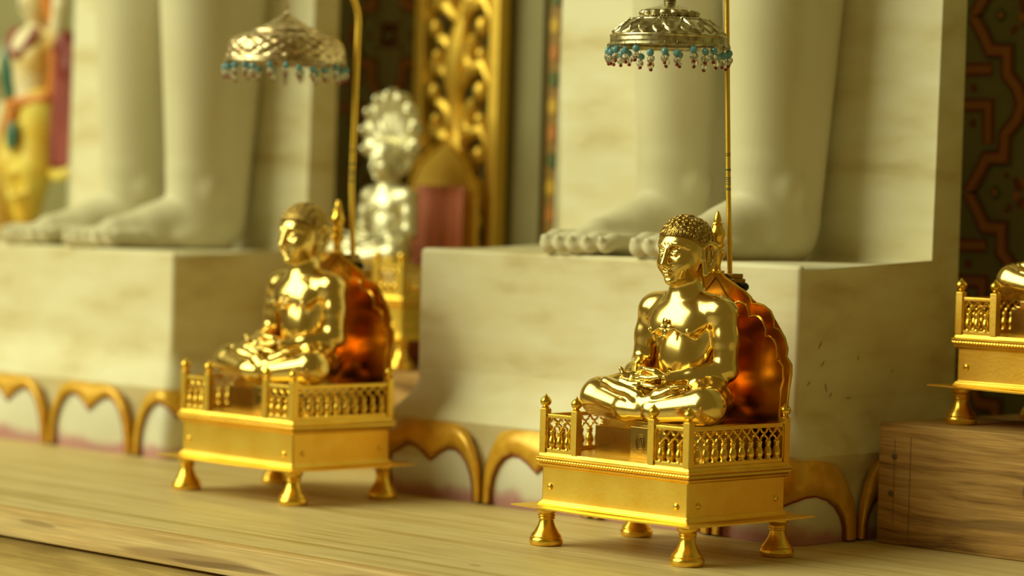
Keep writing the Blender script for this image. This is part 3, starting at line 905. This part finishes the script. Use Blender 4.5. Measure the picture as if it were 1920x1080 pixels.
    for i in range(5):
        a = (.041, -.0600 + i * .0034, .0380)
        F.cap(a, (a[0] + .0070 - i * .0007, a[1] + .0025, a[2] + .0010), .0023 - i * .0001, .0018, k=.0008)
    # head
    F.ell((0, .0015, .1785), (.0252, .0270, .0270), k=.006)
    F.ell((0, -.0045, .1640), (.0222, .0220, .0255), k=.008)
    F.ell((0, -.0120, .1520), (.0155, .0140, .0135), k=.006)
    F.ell((0, -.0205, .1415), (.0064, .0055, .0048), k=.005)                 # chin
    F.sym_ell((.0115, -.0165, .1590), (.0085, .0080, .0085), k=.006)           # cheeks
    F.ell((0, -.0170, .1790), (.0180, .0105, .0080), k=.006)                    # forehead
    F.sym_ell((.0098, -.0272, .1706), (.0080, .0048, .0052), k=.0025, mode='s')   # eye sockets
    F.sym_ell((.0095, -.0218, .1700), (.0060, .0042, .0035), (0, 0, .22), k=.0006)  # eyeballs with lids
    F.sym_chain([(.0040, -.0262, .1690), (.0090, -.0262, .1672), (.0145, -.0222, .1688), (.0175, -.0188, .1698)], [.0007, .0010, .0009, .0005], k=.0005)
    F.sym_chain([(.0040, -.0262, .1700), (.0088, -.0262, .1738), (.0142, -.0224, .1722), (.0178, -.0190, .1706)], [.0005, .0007, .0007, .0004], k=.0006)
    F.sym_chain([(.0022, -.0278, .1742), (.0062, -.0276, .1772), (.0115, -.0250, .1780), (.0165, -.0208, .1762), (.0195, -.0172, .1738)], [.0014, .0016, .0015, .0012, .0008], k=.0009)  # brows
    F.chain([(0, -.0262, .1765), (0, -.0290, .1680), (0, -.0325, .1578)], [.0023, .0023, .0032], k=.0016)   # nose
    F.sym_ell((.0036, -.0286, .1560), (.0026, .0030, .0024), k=.0012)
    F.sym_ell((.0018, -.0312, .1536), (.0009, .0011, .0008), k=.0006, mode='s')
    F.sym_chain([(.0, -.0276, .1494), (.0028, -.0274, .1503), (.0066, -.0246, .1496)], [.0015, .0017, .0006], k=.0008)   # upper lip
    F.sym_chain([(.0, -.0272, .1462), (.0028, -.0264, .1464), (.0060, -.0244, .1484)], [.0019, .0018, .0006], k=.0008)   # lower lip
    F.sym_chain([(.0, -.0296, .1479), (.0034, -.0282, .1480), (.0072, -.0252, .1496)], [.0006, .0006, .0004], k=.0004, mode='s')
    F.sym_chain([(.0060, -.0262, .1590), (.0098, -.0232, .1535), (.0096, -.0225, .1500)], [.0005, .0006, .0003], k=.0008, mode='s')  # smile folds
    F.ell((0, -.0268, .1438), (.0050, .0014, .0009), k=.002, mode='s')
    # ears: long lobes
    F.sym_chain([(.0255, -.0005, .1760), (.0275, .0050, .1800), (.0295, .0115, .1775), (.0300, .0135, .1710), (.0288, .0110, .1610), (.0270, .0060, .1520), (.0258, .0030, .1480)], [.0024, .0026, .0028, .0027, .0026, .0029, .0027], k=.0012)
    F.sym_chain([(.0252, -.0010, .1750), (.0256, -.0005, .1640), (.0258, .0020, .1490)], [.0020, .0020, .0028], k=.0012)
    F.sym_ell((.0245, .0060, .1660), (.0024, .0085, .0150), k=.001)
    F.sym_ell((.0285, .0050, .1690), (.0028, .0042, .0085), k=.0010, mode='s')
    return F.mesh('idol_body', BRASS)
idol_me = build_idol_mesh()

def hair_mesh():
    xs = np.arange(-.031, .031, .0008); ys = np.arange(-.031, .034, .0008); zs = np.arange(.150, .213, .0008)
    F = Field(xs, ys, zs)
    F.ell((0, .0020, .1795), (.0268, .0285, .0280), k=0)
    # hairline: keep what is above a curve that drops behind the ears
    def cut(X, Y, Z):
        line = .1862 - .32 * np.maximum(0, Y + .020) - .0100 * (1 / (1 + np.exp(-(Y + .002) / .0045))) + 0 * X
        return (Z - line) * .85 * -1 + 0 * X
    s = F.F
    X = xs[:, None, None]; Y = ys[None, :, None]; Z = zs[None, None, :]
    F.F = np.maximum(F.F, cut(X, Y, Z).astype(np.float32))
    return F.mesh('hair', BRASS_D)
hair_me = hair_mesh()
def spiral_mesh():
    bm = NB(); pts = []
    for i in range(26):
        a = i / 25 * 2.0 * 2 * PI
        r = .0008 + .0027 * (i / 25)
        pts.append((r * math.cos(a), r * math.sin(a), .0004 - .0002 * (i / 25)))
    tube(bm, pts, [.00062] * 25 + [.0003], 5)
    me = bpy.data.meshes.new('curl'); bm.to_mesh(me); bm.free(); me.materials.append(BRASS_C); me.shade_smooth(); return me
curl_me = spiral_mesh()
def add_curls(hair):
    c = Vector((0, .0020, .1795)); R = Vector((.0268, .0285, .0280)); n = 230; cnt = 0
    # rows around the head
    lat = math.radians(84)
    def la_line(lo):
        la_ = .3
        for _ in range(25):
            y = c.y + R.y * math.cos(la_) * math.sin(lo)
            z = .1862 - .32 * max(0, y + .020) - .0100 * (1 / (1 + math.exp(-(y + .002) / .0045)))
            la_ = .5 * la_ + .5 * math.asin(max(-.95, min(.95, (z - c.z) / R.z)))
        return la_
    for row in range(9):
        lo = .13 * (row % 2) * 2
        end = lo + 2 * PI - .1
        while lo < end:
            l0 = la_line(lo)
            la = l0 + .155 + row * .245
            if la < 1.42:
                d = Vector((math.cos(la) * math.cos(lo), math.cos(la) * math.sin(lo), math.sin(la)))
                p = Vector((c.x + R.x * d.x, c.y + R.y * d.y, c.z + R.z * d.z))
                nrm = Vector((d.x / R.x, d.y / R.y, d.z / R.z)).normalized()
                q = nrm.to_track_quat('Z', 'Y') @ Matrix.Rotation(random.uniform(0, 6.28), 3, 'Z').to_quaternion()
                o = obj('curl', curl_me, None, hair, loc=p)
                o.rotation_mode = 'QUATERNION'; o.rotation_quaternion = q
                if random.random() < .35: o.scale = (-1, 1, 1)
            lo += .0071 / (.0275 * max(.16, math.cos(la)))
    # border ridge along the hairline
    bm = NB(); pts = []
    for i in range(96):
        a = 2 * PI * i / 96
        for it in range(1):
            y = R.y * math.sin(a)
            z = .180
            for _ in range(30):
                zz = (z - c.z) / R.z; k = math.sqrt(max(0, 1 - zz * zz))
                yy = c.y + R.y * k * math.sin(a)
                z = .1862 - .32 * max(0, yy + .020) - .0100 * (1 / (1 + math.exp(-(yy + .002) / .0045)))
            pts.append((c.x + R.x * k * math.cos(a), yy, z))
    tube(bm, pts, .0009, 6, closed=True)
    obj('hair_border', bm, BRASS_D, hair)
def emblem(parent):
    """four-petalled chest flower"""
    bm = NB()
    for k, (rx, rz, d) in enumerate(((.0038, .0052, (0, .0052)), (.0038, .0052, (0, -.0052)), (.0042, .0032, (.0045, 0)), (.0042, .0032, (-.0045, 0)))):
        sphere(bm, (d[0], 0, d[1]), 1, 14, 10, rx * .75, .0016, rz * .72)
        b_ = [(d[0] + rx * .78 * math.cos(t), -.0008, d[1] + rz * .76 * math.sin(t)) for t in [i * PI / 8 for i in range(16)]]
        tube(bm, b_, .0005, 5, closed=True)
    e = obj('chest_flower', bm, BRASS, parent, loc=(0, -.0262, .0950))
    bm = NB(); sphere(bm, (0, -.0012, 0), .0016, 12, 8); tube(bm, [(.0022 * math.cos(t), -.0014, .0022 * math.sin(t)) for t in [i * PI / 6 for i in range(12)]], .0005, 5, closed=True)
    obj('flower_center', bm, BRASS_D, e)
    return e
def plinth(parent, m=None):
    bm = NB()
    box(bm, -.0735, .0735, -.046, .036, -.0355, -.0075, .0008)
    p = obj('plinth', bm, BRASS_ENG, parent)
    bm = NB(); box(bm, -.060, .060, -.050, .036, -.0075, .0010, .0010); box(bm, -.066, .066, -.048, .036, -.0085, -.0050, .0008); obj('plinth_step', bm, BRASS, p)
    bm = NB(); box(bm, -.0110, .0350, -.0615, -.044, -.0355, -.0040, .0008); pl = obj('front_plate', bm, BRASS_ENG, p)
    bm = NB()
    for s_ in (1, .72):
        tube(bm, [(.003 + .0058 * s_ * math.cos(t), -.0617, -.0195 + .0085 * s_ * math.sin(t)) for t in [i * PI / 10 for i in range(20)]], .00035, 4, closed=True)
    tube(bm, [(-.001, -.0617, -.025), (.003, -.0617, -.014), (.006, -.0617, -.024)], .00035, 4)
    obj('engraved_oval', bm, BRASS_D, pl)
    return p
def make_idol(label, loc, rz=0, s=1.0):
    t = thing('seated_idol', label, 'statue', loc, rz)
    t.scale = (s, s, s)
    b = obj('body', idol_me, None, t)
    h = obj('hair', hair_me, None, t)
    add_curls(h); emblem(t); plinth(t)
    return t
idol1 = make_idol('polished brass seated idol with curled hair and chest flower, in sharp focus at right', (.003, .020, .130))
idol2 = copy_tree(idol1); idol2['label'] = 'soft-focus brass seated idol in the left throne, legs crossed, hands in lap'; idol2.location = (-.598, .032, .130)
idol3 = copy_tree(idol1); idol3['label'] = 'brass seated idol cut off by the right edge, only its knee and plinth showing'; idol3.location = (.240, .398, .2562)

# silver figure with serpent hood, far throne
def silver_copy(o, parent=None):
    c = o.copy(); COL.objects.link(c)
    if parent is not None: c.parent = parent
    if c.data is not None and c.name.startswith(('body', 'hair', 'plinth', 'chest')) :
        c.data = c.data.copy(); c.data.materials.clear(); c.data.materials.append(SILVER_B)
    for ch in o.children:
        if ch.name.startswith('curl'): continue
        silver_copy(ch, c)
    return c
sil = silver_copy(idol1); sil.name = 'seated_idol'
sil['label'] = 'blurred silver seated figure under a serpent hood, far behind between the pedestals'
sil.location = (-.905, .440, .2560); sil.scale = (.82, .82, .82)
bm = NB()
F = Field(np.arange(-.085, .085, .0022), np.arange(-.03, .03, .0022), np.arange(.12, .31, .0022))
F.ell((0, .016, .205), (.052, .008, .060), k=.006)
for i in range(9):
    a = math.radians(-20 + i * 27.5)
    cx, cz = .052 * math.cos(a), .215 + .058 * math.sin(a)
    F.ell((cx, .010, cz), (.0165, .009, .0165), k=.006)
    F.ell((cx * 1.10, .002, .215 + (cz - .215) * 1.10), (.008, .010, .008), k=.006)
    F.chain([(cx * .4, .014, .195 + (cz - .2) * .4), (cx, .012, cz)], [.006, .008], k=.006)
sh_ = obj('serpent_hood', F.mesh('serpent_hood', SILVER_B), None, sil, loc=(0, 0, -.012)); sh_.scale = (1.04, 1, 1.04)

# ------------------------------------------------------------------ little parasols
def drop_mesh(kind):
    bm = NB()
    if kind == 'blue': sphere(bm, (0, 0, 0), .0034, 10, 7, 1.05, 1.05, .92)
    elif kind == 'clear': sphere(bm, (0, 0, 0), .0034, 10, 7, 1, 1, 1)
    else: sphere(bm, (0, 0, 0), .0016, 8, 6, 1, 1, 1.2)
    me = bpy.data.meshes.new(kind + '_bead'); bm.to_mesh(me); bm.free()
    me.materials.append({'blue': BLUE, 'clear': CLEAR, 'red': RED}[kind])
    if kind == 'red': me.shade_smooth()
    return me
DM = {k: drop_mesh(k) for k in ('blue', 'clear', 'red')}
def parasol(label, loc, prof, rim_r, n, fn, m, tilt=(0, 0, 0), bead_s=1.0, hook=None, rs=3):
    t = thing('metal_parasol', label, 'parasol', loc); t.rotation_euler = tilt
    bm = NB(); lathe(bm, prof, seg=504, fn=fn)
    # drop the cap faces so the shell is open below
    for f in [f for f in bm.faces if len(f.verts) > 20 and abs(f.calc_center_median().z - prof[0][1]) < .003]: bm.faces.remove(f)
    cano = obj('canopy', bm, m, t)
    sol = cano.modifiers.new('thickness', 'SOLIDIFY'); sol.thickness = .0007; sol.offset = -1
    bm = NB(); tube(bm, [(rim_r * math.cos(2 * PI * i / 64), rim_r * math.sin(2 * PI * i / 64), .0005) for i in range(64)], .0011, 8, closed=True)
    obj('rim', bm, SILVER, t)
    R = random.Random(rs)
    for i in range(n):
        a = 2 * PI * (i + R.uniform(-.18, .18)) / n
        r = rim_r + R.uniform(-.0005, .0008)
        dz = R.choice((0, -.0025, .0015, -.001))
        p = Vector((r * math.cos(a), r * math.sin(a), 0))
        bm = NB()
        tube(bm, [(0, 0, .0035), (.0012, 0, .0022), (.0014, 0, 0), (.0002, 0, -.0015), (0, 0, -.004 + dz), (0, 0, -.0175 + dz)], .00028, 5)
        d = obj('bead_drop', bm, WIRE, t, loc=p, rot=(0, 0, a))
        for k, z in (('blue', -.0062), ('clear', -.0130), ('red', -.0176)):
            b = obj(k + '_bead', DM[k], None, d, loc=(R.uniform(-.0006, .0006), R.uniform(-.0006, .0006), z + dz), rot=(R.uniform(0, 3), R.uniform(0, 3), 0))
            b.scale = (bead_s,) * 3
    return t
def petals1(r, z, a):
    # relief of pointed petals hanging down the dome
    if .0125 <= z <= .0275:
        f = (z - .0128) / .0138        # 0 at the bottom, 1 at the top
        n = 12
        x = ((a * n / (2 * PI)) % 1) - .5
        e = .50 * max(0, f) ** .62 - abs(x) if f > 0 else -1
        sm = lambda t: 1 / (1 + math.exp(-max(-30, min(30, t))))
        h = .0006 * sm(e * 60) + .0013 * math.exp(-((e - .045) / .040) ** 2)
        if e > .10: h += .00022 * math.sin(a * 240) * (1 if .35 < f < .75 else .2)
        x2 = (((a * n / (2 * PI)) + .5) % 1) - .5
        e2 = (.30 * max(0, f * 1.5) ** .62 if f < .62 else -1) - abs(x2)
        if e < 0: h += .0009 * math.exp(-((e2 - .03) / .035) ** 2) + .0003 * sm(e2 * 60)
        return r + h, z + h * .6
    if .0302 <= z <= .0395:
        l = abs(math.sin(a * 8))
        k = 1 - abs(z - .0335) / .006
        return r * (1 + .085 * l * max(0, k)), z + .0010 * l * max(0, k)
    if .0270 < z < .0302:
        return r + .0004 * math.sin(a * 60), z + .0003 * math.sin(a * 60)
    return r, z
def dense(prof, k=5):
    out = []
    for (r0_, z0_), (r1_, z1_) in zip(prof, prof[1:]):
        for i in range(k): out.append((r0_ + (r1_ - r0_) * i / k, z0_ + (z1_ - z0_) * i / k))
    out.append(prof[-1]); return out
P1 = dense([(.0602, .0), (.0596, .0018), (.0588, .0030), (.0590, .0045), (.0586, .0085), (.0594, .0100), (.0588, .0112), (.0565, .0125), (.0525, .0165), (.0480, .0205), (.0425, .0245), (.0400, .0262), (.0398, .0272), (.0385, .0280), (.0330, .0290), (.0300, .0296),
            (.0288, .0304), (.0290, .0330), (.0275, .0360), (.0200, .0388), (.0120, .0412), (.0075, .0430), (.0058, .0446), (.0060, .0455), (.0066, .0462), (.0058, .0470), (.0066, .0478), (.0058, .0486), (.0050, .0500), (.003, .0530), (0, .0545)], 7)
par1 = parasol('sharp silver parasol with embossed petals and blue beads above the right idol', (-.0095, .0, .5045), P1, .0604, 27, petals1, SILVER, bead_s=1.12)
def petals2(r, z, a):
    if .006 < z < .034:
        h = .0011 * math.sin(a * 22 + 60 * z) * math.sin(z * 620)
        return r + h, z + h * .5
    return r, z
P2 = dense([(.0690, .0), (.0705, .002), (.0695, .006), (.0680, .0090), (.0685, .013), (.0670, .019), (.0635, .0255), (.058, .0300), (.050, .0325), (.044, .0340), (.0405, .0355), (.040, .0385), (.034, .0400), (.025, .0440), (.015, .0500), (.007, .0550), (.0025, .0580), (.0018, .060), (0, .0605)], 4)
par2 = parasol('blurred silvery parasol with a beaded fringe hanging above the left idol', (-.6155, .0135, .4975), P2, .0700, 26, petals2, SILVER2, rs=8, bead_s=1.15)
# hanging hooks (parts of the parasols)
bm = NB(); L_ = tip1 - par1.location
tube(bm, [(0, 0, .0535), (0, 0, .0560), (.0, .0, .058), tuple(Vector((L_.x, L_.y, L_.z - .001)))], .0012, 8); obj('hook', bm, SILVER, par1)
bm = NB(); L2 = Vector((-.598, .0129, 0)) + tip2 - par2.location
for i, z in enumerate((.0625, .0675, .0725, .0775)):
    tube(bm, [((.0022 * math.cos(t)) * (i % 2), (.0022 * math.cos(t)) * (1 - i % 2), z + .0036 * math.sin(t)) for t in [j * PI / 6 for j in range(12)]], .0008, 6, closed=True)
obj('chain', bm, SILVER2, par2)

# ------------------------------------------------------------------ background: carved gold panel, draped throne back, painted figure
CARVE = mat('carved_gilt', (.90, .60, .10), .42, .75, bump=(50, .5, (1, 1, 1)))
gp = thing('carved_panel', 'tall openwork carved gilded panel standing behind the silver figure', 'panel', (-.988, .560, 0))
WP = .168
for x in (0, WP - .020):
    bm = NB(); box(bm, x, x + .020, 0, .022, 0, 1.05, .003); obj('stile', bm, CARVE, gp)
def scroll(cx, cz, r, turns, s, ph=0, rad=.0075):
    bm = NB(); pts = []
    for i in range(22):
        a = ph + s * i / 21 * turns * 2 * PI; q = r * (1 - .72 * i / 21)
        pts.append((cx + q * math.cos(a), .010, cz + q * math.sin(a)))
    tube(bm, pts, [rad * 1.45 * (1 - .35 * i / 21) for i in range(22)], 8)
    sphere(bm, pts[-1], rad * 1.35, 12, 8)
    obj('scroll', bm, CARVE, gp)
cxm = WP / 2
bm = NB(); tube(bm, [(cxm + .008 * math.sin(z * 22), .012, z) for z in [i * .02 for i in range(3, 53)]], [.0145 + .006 * math.sin(z * 38) for z in [i * .02 for i in range(3, 53)]], 8)
obj('central_stem', bm, CARVE, gp)
for k in range(11):
    z = .10 + k * .088
    for s_ in (-1, 1):
        scroll(cxm + s_ * .037, z, .026, .85, s_, PI / 2 if s_ > 0 else PI / 2, .0072)
        bm = NB(); F_ = [(cxm + s_ * .006, .012, z - .035), (cxm + s_ * .022, .010, z - .018), (cxm + s_ * .050, .010, z - .030 + .02), (cxm + s_ * .062, .010, z - .035)]
        tube(bm, F_, [.009, .013, .011, .007], 8); obj('leaf', bm, CARVE, gp)
        bm = NB(); sphere(bm, (cxm + s_ * .046, .006, z + .042), .0115, 12, 8, 1, .8, 1.15); obj('boss', bm, CARVE, gp)

# gilded arch and pink drape behind the silver figure
PINK = mat('pink_cloth', (.72, .24, .17), .8, bump=(25, .5, (1, 1, .3)))
arch = thing('gilded_arch', 'plain gilded arched plate behind the head of the silver figure', 'panel', (-.895, .537, 0))
bm = NB()
pts = [(-.068, .1262), (-.068, .352), (-.062, .374), (-.050, .394), (-.030, .410), (0, .428), (.024, .412), (.042, .394), (.056, .372), (.064, .352), (.064, .1262)]
prism(bm, pts, 0, .006, .001); obj('plate', bm, mat('matt_gilt', (.92, .62, .10), .5, .35), arch)
bm = NB(); tube(bm, [(x, -.002, z) for x, z in pts[1:-1]], .003, 8); obj('plate_edge', bm, GOLD_S, arch)
bm = NB(); nx, nz = 30, 24; g = []
for i in range(nx + 1):
    row = []
    for j in range(nz + 1):
        x = -.046 + .090 * i / nx; z = .128 + .236 * j / nz
        y = -.004 - .010 * (1 - j / nz) + .0045 * math.sin(x * 190 + 2 * j / nz) * (1 - .5 * j / nz)
        row.append(bm.verts.new((x, y, z)))
    g.append(row)
for i in range(nx):
    for j in range(nz): bm.faces.new((g[i][j], g[i + 1][j], g[i + 1][j + 1], g[i][j + 1]))
dr = obj('cloth_drape', bm, PINK); dr.location = (-.882, .5225, 0)
sm = dr.modifiers.new('thickness', 'SOLIDIFY'); sm.thickness = .004
tag(dr, 'dull pink cloth hanging behind the shoulder of the silver figure', 'cloth')

# painted marble attendant at the far left
SKINP = mat('painted_marble_skin', (.84, .74, .50), .45, noise=(16, [(.4, (.86, .60, .20)), (.55, (.86, .78, .56))], (1, 1, 1)))
YEL = mat('yellow_paint', (.85, .62, .06), .45, noise=(30, [(.35, (.80, .50, .04)), (.6, (.88, .74, .16))], (1, 1, 1)))
CRIM = mat('crimson_paint', (.34, .05, .04), .5, noise=(20, [(.35, (.20, .02, .02)), (.65, (.42, .09, .08))], (1, 1, .3)))
TEAL = mat('teal_paint', (.04, .20, .16), .4)
ORANGE = mat('orange_paint', (.70, .24, .03), .45)
att = thing('painted_figure', 'brightly painted marble attendant in yellow dhoti and crimson shawl, far left', 'statue', (-1.712, .44, .268))
att.scale = (1.08, 1, 1.04)
F = Field(np.arange(-.13, .13, .003), np.arange(-.06, .05, .003), np.arange(-.004, .46, .003))
F.chain([(.0, 0, .20), (-.006, 0, .245), (-.004, 0, .275)], [.030, .027, .036], k=.02)
F.sym_ell((.017, -.016, .268), (.021, .019, .022), k=.008)
F.ell((0, 0, .292), (.052, .020, .018), k=.014)
F.cap((0, 0, .295), (0, 0, .325), .0125, .012, k=.008)
F.ell((0, -.002, .348), (.0235, .025, .031), k=.006)
F.cap((0, -.026, .350), (0, -.030, .341), .003, .004, k=.003)
F.sym_ell((.009, -.022, .354), (.005, .004, .003), k=.001)
F.chain([(.050, 0, .290), (.066, -.006, .340), (.060, -.004, .395), (.048, -.01, .425)], [.0145, .012, .011, .008], k=.006)
F.chain([(-.050, 0, .290), (-.080, -.006, .245), (-.060, -.030, .220), (-.050, -.036, .240)], [.0145, .012, .0095, .007], k=.006)
for i in range(4): F.cap((.046 - i * .004, -.012, .43), (.044 - i * .006, -.014, .449), .0030, .0024, k=.001); F.cap((-.050 + i * .004, -.038, .246), (-.049 + i * .005, -.040, .262), .0030, .0024, k=.001)
F.cap((.052, -.012, .425), (.060, -.016, .440), .0034, .0026, k=.001); F.cap((-.056, -.036, .240), (-.064, -.038, .254), .0034, .0026, k=.001)
for s_, tx in ((1, -.012), (-1, -.052)):
    F.ell((tx + s_ * .002, -.022, .010), (.014, .030, .010), k=.006)
    F.cap((tx, .004, .015), (tx, 0, .06), .013, .016, k=.008)
obj('body', F.mesh('attendant_body', SKINP), None, att)
F = Field(np.arange(-.09, .09, .003), np.arange(-.06, .05, .003), np.arange(.02, .24, .003))
F.ell((0, 0, .195), (.044, .028, .030), k=.01)
F.chain([(.016, 0, .19), (.016, -.006, .11), (-.012, .0, .035)], [.032, .027, .019], k=.012)
F.chain([(-.018, 0, .19), (-.028, -.010, .11), (-.052, .0, .035)], [.030, .026, .019], k=.012)
for i in range(4): F.chain([(-.03, -.024, .18 - i * .035), (-.005, -.036, .165 - i * .035), (.025, -.026, .175 - i * .035)], [.004, .005, .004], k=.003)
obj('dhoti', F.mesh('dhoti', YEL), None, att)
bm = NB(); tube(bm, [(-.044, -.010, .205), (-.02, -.030, .198), (.01, -.034, .200), (.045, -.012, .207)], .008, 8); tube(bm, [(-.004, -.036, .20), (-.006, -.040, .16), (.0, -.040, .13)], [.008, .010, .006], 8); obj('sash', bm, ORANGE, att)
bm = NB(); sphere(bm, (.004, -.045, .150), .014, 12, 8, .8, .4, 1.6); obj('green_ornament', bm, TEAL, att)
bm = NB(); tube(bm, [(-.030, -.024, .290), (-.024, -.036, .262), (-.026, -.032, .232), (-.020, -.030, .205)], [.007, .009, .009, .006], 8); obj('green_ribbon', bm, TEAL, att)
bm = NB(); tube(bm, [(-.046, -.02, .20), (-.052, -.030, .14), (-.046, -.030, .08), (-.050, -.03, .02)], [.010, .014, .013, .010], 8); obj('white_scarf_end', bm, SKINP, att)
F = Field(np.arange(.03, .14, .003), np.arange(-.02, .05, .003), np.arange(.06, .32, .003))
F.ell((.073, .010, .20), (.024, .014, .100), k=.005)
F.chain([(.042, .006, .285), (.065, .006, .285), (.076, .008, .25)], [.014, .018, .020], k=.01)
for i in range(4): F.cap((.056 + i * .011, -.002, .28), (.054 + i * .013, -.004, .11), .0055, .006, k=.003)
obj('shawl', F.mesh('shawl', CRIM), None, att)
bm = NB(); tube(bm, [(.030, -.002, .36), (.040, .004, .31), (.046, .0, .27), (.044, .0, .22), (.040, .004, .17), (.034, .01, .10)], [.012, .010, .011, .010, .009, .006], 8); obj('orange_scarf', bm, ORANGE, att)
bm = NB(); tube(bm, [(.050, .0, .098), (.066, -.006, .092), (.082, -.004, .096), (.094, .0, .102)], .0085, 8); obj('shawl_hem', bm, YEL, att)
F = Field(np.arange(-.05, .05, .003), np.arange(-.04, .05, .003), np.arange(.32, .43, .003))
F.ell((0, .008, .365), (.027, .026, .030), k=.01); F.ell((0, 0, .395), (.018, .018, .020), k=.01); F.ell((0, -.03, .345), (.021, .020, .028), k=.003, mode='s')
obj('crown', F.mesh('crown', ORANGE), None, att)
bm = NB(); tube(bm, [(-.030 + .0 * i, -.012, .31) if i == 0 else (-.034 + .068 * i / 10, -.024 - .012 * math.sin(PI * i / 10), .308 - .040 * math.sin(PI * i / 10)) for i in range(11)], .006, 8); obj('garland', bm, CRIM, att)
